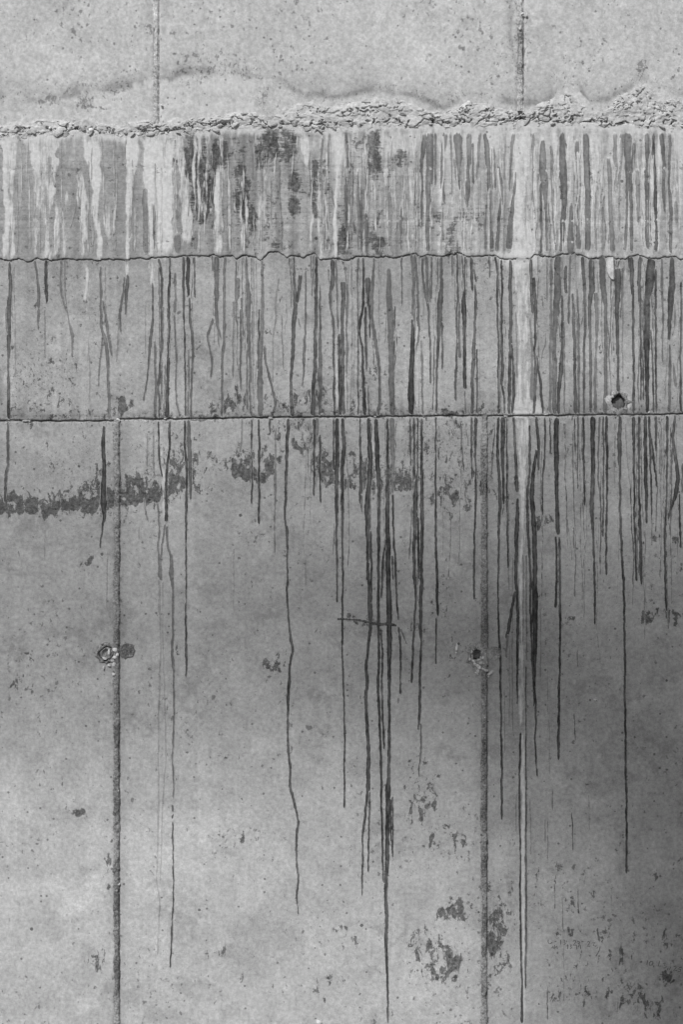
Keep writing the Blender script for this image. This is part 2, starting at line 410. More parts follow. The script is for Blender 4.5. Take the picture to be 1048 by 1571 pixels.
def concrete(name, drip=False, lime_run=False, lump=False, seam=False, value=None):
    m, nt = new_mat(name)
    b = NB(nt)
    geo = b.n('ShaderNodeNewGeometry')
    P = geo.outputs['Position']
    tone = b.attr('tone') if value is None else value
    n_fin = b.noise(P, 85, 4, .7, loc=(1, 5, 2))
    n_snd = b.noise(P, 330, 2, .7)
    c = b.math('MULTIPLY', tone, b.map(n_fin, .32, .68, .79, 1.20, False))
    c = b.math('MULTIPLY', c, b.map(n_snd, .32, .68, .86, 1.14, False))
    if value is not None:
        c = b.math('MULTIPLY', c, b.map(b.noise(P, 16, 4, .65), .3, .7, .82, 1.15, False))
    height = b.math('ADD', b.math('MULTIPLY', n_fin, .55), b.math('MULTIPLY', n_snd, .35))
    if value is None:
        # horizontal board grain of the first lift
        board = b.attr('board')
        n_bd = b.noise(P, 24, 3, .7, stretch=(.16, 1, 6.0), loc=(0, 0, 4))
        c = b.math('MULTIPLY', c, b.mix(board, 1.0, b.map(n_bd, .25, .75, .86, 1.13, False)))
        # sandy spots
        gr = b.attr('grain')
        n_g = b.noise(P, 120, 3, .72, stretch=(1, 1, .7), loc=(9, 2, 1))
        gm = b.map(b.math('ADD', gr, b.math('MULTIPLY', b.math('SUBTRACT', n_g, .5), 1.9)), .46, .62)
        c = b.math('MULTIPLY', c, b.math('SUBTRACT', 1.0, b.math('MULTIPLY', gm, .5)))
        # lime bloom
        lm = b.attr('lime')
        n_l = b.noise(P, 44, 4, .7, stretch=(1, 1, .16), loc=(2, 2, 9))
        lmk = b.map(b.math('ADD', lm, b.math('MULTIPLY', b.math('SUBTRACT', n_l, .5), 1.1)), .30, .62)
        lime_c = b.map(n_fin, .3, .7, .46, .62, False)
        c = b.mix(b.math('MULTIPLY', lmk, .85), c, lime_c)
        # black weathering with ragged edges
        dk = b.attr('dark')
        n_d1 = b.noise(P, 42, 5, .64, stretch=(1, 1, .5), loc=(4, 4, 1), dist=.5)
        n_d2 = b.noise(P, 120, 3, .7, loc=(1, 8, 3))
        n_d3 = b.noise(P, 70, 3, .7, stretch=(.35, 1, 2.2), loc=(5, 5, 5))
        n_d = b.mix(b.math('MULTIPLY', board, .3), b.mix(.22, n_d1, n_d2), n_d3)
        dm = b.map(b.math('ADD', dk, b.math('MULTIPLY', b.math('SUBTRACT', n_d, .5), 3.1)), b.mix(board, .46, .41), b.mix(board, .58, .70))
        deep = b.map(b.mix(.5, n_d2, n_fin), .38, .62, .17, .50, False)
        c = b.math('MULTIPLY', c, b.mix(dm, 1.0, deep))
    if not (lump or seam):
        n_k = b.noise(P, 52, 4, .62, stretch=(1, 1, .8), loc=(6, 1, 4))
        gate = b.noise(P, 5.5, 3, .6, loc=(1, 7, 7))
        fk = b.map(b.math('ADD', n_k, b.math('MULTIPLY', b.math('SUBTRACT', gate, .5), .34)), .63, .69)
        c = b.math('MULTIPLY', c, b.math('SUBTRACT', 1.0, b.math('MULTIPLY', fk, .5)))
    # air holes
    for sc, rad, keep, dk_, lo in ((48, .13, .78, .55, (0, 0, 0)), (13, .05, .66, .68, (3, 1, 2))):
        mp = b.n('ShaderNodeMapping'); b.link(P, mp.inputs[0]); mp.inputs['Location'].default_value = lo
        mp.inputs['Scale'].default_value = (1, 0.0, 1)
        vo = b.n('ShaderNodeTexVoronoi'); b.link(mp.outputs[0], vo.inputs['Vector'])
        vo.inputs['Scale'].default_value = sc
        sep = b.n('ShaderNodeSeparateColor'); b.link(vo.outputs['Color'], sep.inputs[0])
        has = b.math('GREATER_THAN', sep.outputs[0], keep)
        r_ = b.math('MULTIPLY', b.math('ADD', .45, sep.outputs[1]), rad)
        dd = b.math('ADD', vo.outputs['Distance'], b.math('MULTIPLY', b.math('SUBTRACT', n_snd, .5), rad * .9))
        pit = b.math('MULTIPLY', has, b.math('LESS_THAN', dd, r_))
        if drip: pit = b.math('MULTIPLY', pit, .4)
        c = b.math('MULTIPLY', c, b.math('SUBTRACT', 1.0, b.math('MULTIPLY', pit, dk_)))
    if drip:
        n_e = b.noise(P, 130, 3, .7, stretch=(1, 1, .3), loc=(8, 8, 8))
        fr = b.map(b.math('ADD', b.attr('rim'), b.math('MULTIPLY', b.math('SUBTRACT', n_e, .5), 3.0)), .15, 1.05)
        c = b.math('MULTIPLY', c, b.map(fr, 0, 1, 1.07, 1.0, False))
        de = b.math('MULTIPLY', b.attr('dens'), b.map(n_e, .25, .6, .78, 1.05, False), clamp=True)
        de = b.math('MULTIPLY', de, fr)
        c = b.math('MULTIPLY', c, b.math('SUBTRACT', 1.0, b.math('MULTIPLY', de, .93)))
    if lime_run:
        n_e = b.noise(P, 75, 4, .75, stretch=(1, 1, .14), loc=(8, 1, 8))
        fr = b.map(b.math('ADD', b.attr('rim'), b.math('MULTIPLY', b.math('SUBTRACT', n_e, .5), 12.0)), 0.0, 3.6)
        de = b.map(b.math('ADD', b.attr('dens'), b.math('MULTIPLY', b.math('SUBTRACT', n_e, .5), 1.9)), .24, .80)
        de = b.math('MULTIPLY', de, fr)
        c = b.mix(b.math('MULTIPLY', de, .92), c, b.map(n_fin, .3, .7, .46, .66, False))
    if lump:
        oi = b.n('ShaderNodeObjectInfo')
        c = b.math('MULTIPLY', c, b.map(oi.outputs['Random'], 0, 1, .82, 1.14, False))
    if seam:
        n_s = b.noise(P, 170, 4, .75, loc=(2, 6, 6))
        n_s2 = b.noise(P, 9, 3, .6, loc=(2, 1, 6))
        c = b.math('MULTIPLY', c, b.map(b.math('ADD', n_s, b.math('MULTIPLY', b.math('SUBTRACT', n_s2, .5), .9)), .34, .70, .40, 1.6, False))
        height = b.math('ADD', height, b.math('MULTIPLY', n_s, 1.4))
    col = b.n('ShaderNodeCombineColor')
    for i in range(3): b.link(c, col.inputs[i])
    bs = b.n('ShaderNodeBsdfPrincipled')
    b.link(col.outputs[0], bs.inputs['Base Color'])
    bs.inputs['Roughness'].default_value = .72 if drip else .9
    bs.inputs['Specular IOR Level'].default_value = .25 if drip else .2
    bp = b.n('ShaderNodeBump')
    bp.inputs['Strength'].default_value = .4 if drip else (.8 if (lump or seam) else .6)
    bp.inputs['Distance'].default_value = .0022
    b.link(height, bp.inputs['Height'])
    b.link(bp.outputs[0], bs.inputs['Normal'])
    out = b.n('ShaderNodeOutputMaterial')
    b.link(bs.outputs[0], out.inputs[0])
    return m

M_PANEL = concrete('cast_concrete')
M_DRIP = concrete('damp_run', drip=True)
M_LIME = concrete('lime_run_crust', lime_run=True)
M_LEDGE = concrete('crumbled_mortar', lump=True, value=.45)
M_LUMP = concrete('mortar_lump', lump=True, value=.42)
M_WHITE = concrete('white_mortar', lump=True, value=.62)
M_SEAM = concrete('joint_mortar', seam=True, value=.235)
M_SEAM_UP = concrete('joint_mortar_pale', seam=True, value=.40)
M_CORE = concrete('core_concrete', value=.12)
M_PLUG = concrete('plug_mortar', seam=True, value=.29)
M_RIM = concrete('broken_rim', seam=True, value=.32)
M_PLUG_D = concrete('plug_mortar_dark', value=.14)
M_CASTER = concrete('shade_caster_grey', value=.34)  # for the added blocker out of view
M_GROUND = concrete('ground_gravel', seam=True, value=.20)

# ------------------------------------------------------------------ ground
g = mesh_raw('ground', [(-150, -150, 0), (150, -150, 0), (150, 150, 0), (-150, 150, 0)], [(0, 1, 2, 3)], M_GROUND, None, False)
g['kind'] = 'structure'

# ------------------------------------------------------------------ unseen blocker added behind the viewer, shaped to shade the wall
shade_caster = bpy.data.objects.new('added_shade_caster', None)
COL.objects.link(shade_caster)
shade_caster['label'] = 'added unseen concrete shape behind the viewer that casts soft shade on the wall'
shade_caster['category'] = 'shade_caster'
PT = 9.4
def cast(px, py):
    w = wall_xyz(np.array(px, float), np.array(py, float), np.array(0.0)) + SD * PT
    return float(w[0]), float(w[2])
py_ = SD[1] * PT
shade_caster.location = (cast(1250, 0)[0], py_, 0)
def prism(name, outline, y0, y1, mat, parent):
    n = len(outline)
    v = [(x, y0, z) for x, z in outline] + [(x, y1, z) for x, z in outline]
    f = [tuple(range(n)), tuple(range(2 * n - 1, n - 1, -1))] + [((i + 1) % n, i, n + i, n + (i + 1) % n) for i in range(n)]
    o = mesh_raw(name, v, f, mat, parent, False)
    o.matrix_parent_inverse = mathutils.Matrix.Translation(parent.location).inverted()
    return o
shade_pts = [(-500, 985, .08), (-500, 1085, .08), (150, 1090, .12), (480, 1110, .19), (745, 1200, .34), (1560, 1210, .34), (2850, 1085, .08),
           (2850, 985, .08), (1700, 845, .34), (745, 850, .34), (480, 930, .19), (150, 970, .12)]
shade_edge = [cast(p[0], p[1] - 62) for p in shade_pts]
nc = len(shade_edge)
co = mesh_raw('shade_caster_head', [(x, py_ + .05, z) for x, z in shade_edge] + [(x, py_ + .05 - p[2], z) for (x, z), p in zip(shade_edge, shade_pts)],
     [tuple(range(nc)), tuple(range(2 * nc - 1, nc - 1, -1))] + [((i + 1) % nc, i, nc + i, nc + (i + 1) % nc) for i in range(nc)], M_CASTER, shade_caster, False)
co.matrix_parent_inverse = mathutils.Matrix.Translation(shade_caster.location).inverted()
cx0, cx1 = cast(850, 0)[0], cast(1200, 0)[0]
prism('column', [(cx0, 0.0), (cx1, 0.0), (cx1, shade_edge[4][1] + .01), (cx0, shade_edge[4][1] + .01)], py_ - .24, py_ - .002, M_CASTER, shade_caster)  # stem of the added blocker, shades the wall at lower right

# ------------------------------------------------------------------ the wall
wall = bpy.data.objects.new('concrete_wall', None)
COL.objects.link(wall)
wall['label'] = 'weathered grey concrete wall with dark drip streaks, cracked mortar ledge and upright joints'
wall['category'] = 'wall'
wall['kind'] = 'thing'
z_top = ZC - (Y_TOP - 785.5) * K
box_mesh('wall_core', ((X0 - 524) * K, 0.040, 0.0), ((X1 - 524) * K, 0.40, z_top - .004), M_CORE, wall)

def columns(a, b, fine=2.4, coarse=14.0):
    xs = [a]
    while xs[-1] < b:
        x = xs[-1]
        xs.append(x + (fine if -70 <= x <= 1118 else coarse))
    xs[-1] = b
    if xs[-1] - xs[-2] < .3: xs.pop(-2)
    return np.array(xs)

def panel(name, xa, xb, topf, botf, relf, label=None, step=2.4, bev=1.6, bev_d=.0022):
    xs = columns(xa, xb)
    t0 = topf(xs); b0 = botf(xs)
    rows = int(np.max(b0 - t0) / step) + 2
    t = np.linspace(0, 1, rows)[:, None]
    PX = np.repeat(xs[None, :], rows, 0)
    PY = t0[None, :] * (1 - t) + b0[None, :] * t
    d = relf(PX, PY)
    e = np.minimum(np.minimum(PX - xa, xb - PX), np.minimum(PY - t0[None, :], b0[None, :] - PY))
    d = d - bev_d * np.exp(-(e / bev) ** 2) * (.3 + 1.2 * fbm(PX / 8, PY / 8, 131, 2))
    A = surface(PX, PY)
    pad = lambda a: np.pad(a, 1, mode='edge')
    D = np.pad(d, 1, mode='constant', constant_values=-.045)
    V = wall_xyz(pad(PX), pad(PY), D)
    o = mesh_grid(name, V, {k: pad(a) for k, a in A.items()}, M_PANEL, wall)
    if label: o['label'] = label
    return o

const = lambda v: (lambda x: np.asarray(x, float) * 0 + v)
SW = 3.6   # half width of an upright joint
ed = [X0] + [u for u in UP_J if X0 < u < X1] + [X1]
for i in range(len(ed) - 1):
    panel('smooth_panel', ed[i] + (4.5 if i else 0), ed[i + 1] - (4.5 if i < len(ed) - 2 else 0), const(Y_TOP),
          lambda x: ledge_bot0(x) - 14, lambda px, py: relief(px, py, OFF_TOP))
panel('streaked_lift', X0, X1, lambda x: ledge_bot0(x) - 8, lambda x: crack_y(x) + .9 - 2.2 * fbm(x / 16, 6.6, 65, 4), relief_b1,
      'pale lift of board-marked concrete with lime runs under the ledge', bev_d=.0012)
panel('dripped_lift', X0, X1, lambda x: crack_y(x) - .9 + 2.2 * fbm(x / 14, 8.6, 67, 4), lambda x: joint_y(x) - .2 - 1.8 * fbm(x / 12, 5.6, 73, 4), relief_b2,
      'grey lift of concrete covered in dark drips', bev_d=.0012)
ed = [X0] + [u for u in LOW_J if X0 < u < X1] + [X1]
for i in range(len(ed) - 1):
    panel('cast_panel', ed[i] + (SW if i and ed[i] else 0), ed[i + 1] - (SW if i < len(ed) - 2 else 0),
          lambda x: joint_y(x) - .2 + 2.0 * fbm(x / 9, 2.6, 75, 4), const(Y_BOT), lambda px, py: relief(px, py, OFF_LOW))

# ---- mortar in the upright joints
def seam(name, x, topf, botf, half, mat, lean, depth, sd):
    u = np.arange(-half - 1.5, half + 1.6, 1.0)
    ys = np.arange(topf(x), botf(x), 1.6)
    PY = np.repeat(ys[:, None], len(u), 1)
    wob = 3.0 * (fbm(ys / 70, 1.0, sd, 4) - .5)
    wid = 1 + .8 * (fbm(ys / 26, 5.0, sd + 1, 4) - .5)
    PX = x + wob[:, None] + u[None, :] * wid[:, None]
    q = np.abs(u)[None, :] / (half + 1.5)
    d = depth + .0015 + .0075 * (fbm(PX / 3.2, PY / 3.6, sd + 3, 3) - .42) + .004 * (fbm(PX / 8, PY / 22, sd + 4, 3) - .5)
    d = d + .002 * (1 - q ** 2) - lean * .007 * sst(.30, .62, u[None, :] / half + .5 * (fbm(PX * 0, PY / 9, sd + 7, 3) - .5)) - .006 * sst(.66, 1.0, q + .5 * (fbm(PX / 3, PY / 4, sd + 8, 3) - .5))
    D = np.pad(d, ((0, 0), (1, 1)), constant_values=-.04)
    pad = lambda a: np.pad(a, ((0, 0), (1, 1)), mode='edge')
    return mesh_grid(name, wall_xyz(pad(PX), pad(PY), D), None, mat, wall)

for j in LOW_J:
    if j > X1 or j < X0: continue
    seam('mortar_joint', j, lambda x: float(joint_y(np.array([x]))[0]) - 1, const(Y_BOT), 5.6, M_SEAM, 1.0, .0010, 200 + int(j))
for j in UP_J:
    if j > X1 or j < X0: continue
    seam('pale_mortar_joint', j, const(Y_TOP), lambda x: float(ledge_bot0(np.array([x]))[0]) - 20, 5.0, M_SEAM_UP, .8, .0015, 300 + int(j))

# ---- what has silted up the long joint and the crack
def fill(name, yf, half, depth, amp, sd, mat):
    xs_ = columns(X0, X1, 1.6, 12.0)
    u = np.linspace(-half, half, 6)[:, None]
    PX_ = np.repeat(xs_[None, :], 6, 0); PY_ = yf(xs_)[None, :] + u
    d_ = depth + amp * (fbm(PX_ / 13, PY_ / 5, sd, 4) - .5)
    return mesh_grid(name, wall_xyz(PX_, PY_, d_), None, mat, wall)
fill('joint_silt', joint_y, 4.0, -.0035, .010, 601, M_SEAM)
fill('crack_silt', crack_y, 3.0, -.0018, .009, 611, M_SEAM)

# ---- crumbled mortar ledge
xs = columns(X0, X1, 1.25, 9.0)
t0 = ledge_top(xs) - 3; b0 = ledge_bot(xs)
rows = 64
t = np.linspace(0, 1, rows)[:, None]
PX = np.repeat(xs[None, :], rows, 0)
PY = t0[None, :] * (1 - t) + b0[None, :] * t
wx = PX + 9 * (fbm(PX / 12, PY / 12, 141, 3) - .5); wy = PY + 9 * (fbm(PX / 12, PY / 12, 143, 3) - .5)
wx = PX + 30 * (fbm(PX / 16, PY / 16, 141, 4) - .5); wy = PY + 30 * (fbm(PX / 16, PY / 16, 143, 4) - .5)
f1, f2, cid = worley(wx / 17, wy / 12, 151)
g1, g2, gid = worley(wx / 8, wy / 6, 157)
zone = fbm(PX / 45, PY / 30, 161, 3)
rough = sst(.30, .54, zone + .30 * sst(.25, .9, t))
env = sst(0, 16, PY - t0[None, :])
thin = 1 - .75 * sst(.62, 1.0, t + .5 * (fbm(PX / 12, PY / 12, 175, 3) - .5))
gate = fbm(PX / 13, PY / 10, 165, 3)
upper = b0[None, :] - PY
crack = (1 - sst(.05, .15, f2 - f1)) * sst(.50, .58, gate + .16 * (1 - sst(8, 24, upper)) - .02)
crack2 = (1 - sst(.06, .2, g2 - g1)) * sst(.60, .68, fbm(PX / 12, PY / 9, 167, 3))
lay = sst(.5, .56, fbm(PX / 17, PY / 8, 173, 3))          # broken skins of plaster
d = OFF_TOP - .003 + env * thin * (.0045 + .007 * (fbm(PX / 30, PY / 20, 169, 3) - .35) + rough * (.002 * (cid - .3) + .003 * lay))
d = d - env * rough * (.030 * crack + .016 * crack2)
d = d + .004 * (fbm(PX / 4, PY / 4, 171, 3) - .5) * env
d = d - .002 * sst(.95, 1.0, t)
D = np.pad(d, ((0, 1), (0, 0)), constant_values=-.02)
padr = lambda a: np.pad(a, ((0, 1), (0, 0)), mode='edge')
lo = mesh_grid('mortar_ledge', wall_xyz(padr(PX), padr(PY), D), None, M_LEDGE, wall)
lo['label'] = 'crumbled pale mortar ledge full of cracks'

# ---- lumps: shared ragged meshes
def ico():
    p = (1 + 5 ** .5) / 2
    v = np.array([(-1,p,0),(1,p,0),(-1,-p,0),(1,-p,0),(0,-1,p),(0,1,p),(0,-1,-p),(0,1,-p),(p,0,-1),(p,0,1),(-p,0,-1),(-p,0,1)], float)
    v /= np.linalg.norm(v[0])
    f = [(0,11,5),(0,5,1),(0,1,7),(0,7,10),(0,10,11),(1,5,9),(5,11,4),(11,10,2),(10,7,6),(7,1,8),(3,9,4),(3,4,2),(3,2,6),(3,6,8),(3,8,9),(4,9,5),(2,4,11),(6,2,10),(8,6,7),(9,8,1)]
    vs = [tuple(x) for x in v]; cache = {}
    def mid(a, c):
        k = (min(a, c), max(a, c))
        if k not in cache:
            m = (np.array(vs[a]) + np.array(vs[c])) / 2; m /= np.linalg.norm(m)
            vs.append(tuple(m)); cache[k] = len(vs) - 1
        return cache[k]
    nf = []
    for a, c, e in f:
        x, y, z = mid(a, c), mid(c, e), mid(e, a)
        nf += [(a, x, z), (c, y, x), (e, z, y), (x, y, z)]
    return np.array(vs), nf
IV, IF = ico()
rng = np.random.default_rng(5)
LUMPS = []
for k in range(14):
    s = IV.copy()
    for q in range(5):                      # knock flats off
        nrm = rng.normal(size=3); nrm /= np.linalg.norm(nrm)
        h = rng.uniform(.45, .8)
        dd = s @ nrm
        s = s - np.clip(dd - h, 0, None)[:, None] * nrm[None, :]
    s *= (1 + rng.uniform(-.12, .12, len(s)))[:, None]
    me = bpy.data.meshes.new('mortar_lump')
    me.from_pydata([tuple(v) for v in s], [], IF)
    me.update()
    LUMPS.append(me)
WLUMPS = []
for me in LUMPS:
    c = me.copy(); c.materials.append(M_WHITE); WLUMPS.append(c)
    me.materials.append(M_LUMP)

def lump(name, px, py, w, h, th, d, rot, meshes, label=None):
    o = bpy.data.objects.new(name, meshes[rng.integers(len(meshes))])
    COL.objects.link(o)
    o.parent = wall
    o.location = wall_xyz(np.array(px, float), np.array(py, float), np.array(d, float))
    o.scale = (w * K / 2, th, h * K / 2)
    o.rotation_euler = (rng.uniform(-.3, .3), rot, rng.uniform(-.3, .3))
    if label: o['label'] = label
    return o

placed = []
tries = 0
while len(placed) < 70 and tries < 9000:
    tries += 1
    x = rng.uniform(-20, 1068)
    a = float(ledge_top(np.array([x]))[0]) + 7; bq = float(ledge_bot(np.array([x]))[0]) - 6
    if bq - a < 3: continue
    y = bq - (bq - a) * rng.uniform(0, 1) ** 1.9
    zz = float(fbm(np.array([x / 45]), np.array([y / 30]), 161, 3)[0])
    if zz + .22 * (y - a) / (bq - a) < .42: continue
    w = rng.uniform(5, 12) if rng.random() < .75 else rng.uniform(12, 22)
    h = w * rng.uniform(.35, .7)
    if any(abs(x - p[0]) < .42 * (w + p[2]) and abs(y - p[1]) < .42 * (h + p[3]) for p in placed): continue
    placed.append((x, y, w, h))
    lump('mortar_lump', x, y, w, h, rng.uniform(.004, .007), OFF_TOP + .001 + rng.uniform(0, .004), rng.uniform(-.9, .9), LUMPS)

# ------------------------------------------------------------------ runs down the wall
TILE = {'A': (0, 390, 2.911), 'B': (340, 390, 2.911), 'C': (690, 390, 2.927), 'D': (0, 620, 2.911), 'E': (340, 620, 2.911), 'F': (690, 620, 2.927),
        'G': (0, 850, 2.911), 'H': (340, 850, 2.911), 'I': (690, 850, 2.927), 'J': (0, 1210, 2.911), 'K': (340, 1210, 2.911), 'L': (690, 1210, 2.927),
        'P': (0, 190, 2.911), 'Q': (220, 190, 2.911), 'R': (450, 190, 2.911), 'S': (690, 190, 2.927), 'W': (820, 1410, 4.596)}

def parse(s):
    t = None; out = []; w = 8.0
    for tok in s.split():
        if tok in TILE:
            t = TILE[tok]; continue
        n = [float(v) for v in tok.split(',')]
        if len(n) > 2: w = n[2]
        out.append((t[0] + n[0] / t[2], t[1] + n[1] / t[2], w / t[2]))
    return np.array(out)

def ribbon(name, pts, dens, mat, seed, rough=1.0, ends=(.6, .4), lift=0.0, wmul=1.0, pad_w=1.5, fade=(6.0, 3.0), hgt=1.0):
    seg = np.hypot(np.diff(pts[:, 0]), np.diff(pts[:, 1]))
    s = np.concatenate([[0], np.cumsum(seg)])
    L = s[-1]
    step = 3.2 if L > 40 else max(1.0, L / 14)
    n = max(4, int(L / step))
    q = np.linspace(0, L, n + 1)
    x = np.interp(q, s, pts[:, 0]); y = np.interp(q, s, pts[:, 1]); w = np.interp(q, s, pts[:, 2]) * wmul + pad_w
    if n > 8:                                            # soften the corners
        k = np.array([1, 2, 3, 2, 1.]) / 9
        sm = lambda a: np.convolve(np.pad(a, 2, mode='edge'), k, 'valid')
        x = sm(x); w = sm(w)
        for a in (x, y): pass
    x = x + rough * 2.2 * (fbm(q / 20, seed * 1.37, 401, 4) - .5)
    wl_ = w * .5 * (1 + .35 * rough * (fbm(q / 11, seed * 2.1, 403, 3) - .5)) + rough * .7 * (fbm(q / 4, seed * .7, 405, 2) - .5)
    wr_ = w * .5 * (1 + .35 * rough * (fbm(q / 11, seed * 3.3, 407, 3) - .5)) + rough * .7 * (fbm(q / 4, seed * .9, 409, 2) - .5)
    tl = np.clip(q / (w.mean() * .9 + 1.5), 0, 1); bl = np.clip((L - q) / (w[-1] * .8 + 1.5), 0, 1)
    ta = (ends[0] + (1 - ends[0]) * np.sqrt(tl)) * (ends[1] + (1 - ends[1]) * np.sqrt(bl))
    wl_ = np.maximum(wl_, .35) * ta; wr_ = np.maximum(wr_, .35) * ta
    tx = np.gradient(x); ty = np.gradient(y); ln = np.hypot(tx, ty) + 1e-9
    nx, ny = -ty / ln, tx / ln                           # points to the left of a downward run (-x)
    U = np.array([-1, -.62, 0, .62, 1.0]); H = hgt * np.array([-.0003, .0003, .0005, .0003, -.0003]); DN = np.array([1.06, 1.04, .88, .98, 1.06])
    hw = np.where(U[None, :] < 0, wr_[:, None], wl_[:, None])
    PX = x[:, None] + nx[:, None] * U[None, :] * hw
    PY = y[:, None] + ny[:, None] * U[None, :] * hw
    PX = PX[:, ::-1]; PY = PY[:, ::-1]
    if nx.mean() > 0: PX = PX[:, ::-1]; PY = PY[:, ::-1]
    scl = np.clip(w / 4.0, .5, 1.0)[:, None]
    d = depth_at(PX, PY) + .0004 + lift + H[None, :] * scl
    A = surface(PX, PY)
    dn = min(1.0, dens * (1.22 if pts[0, 1] > 600 else 1.14)) * DN[None, :] * (.74 + .44 * fbm(q / 34, seed * 1.1, 411, 3))[:, None]
    A['dens'] = np.clip(dn, 0, 1)
    if mat is M_DRIP: A['dark'] = A['dark'] * (1 - .75 * A['dens'])
    lim = np.minimum(q / fade[0] * 3.0, (L - q) / fade[1] * 3.0)[:, None]
    A['rim'] = np.minimum((1 - np.abs(U))[None, :] * hw, np.maximum(lim, 0))
    return mesh_grid(name, wall_xyz(PX, PY, d), A, mat, wall)

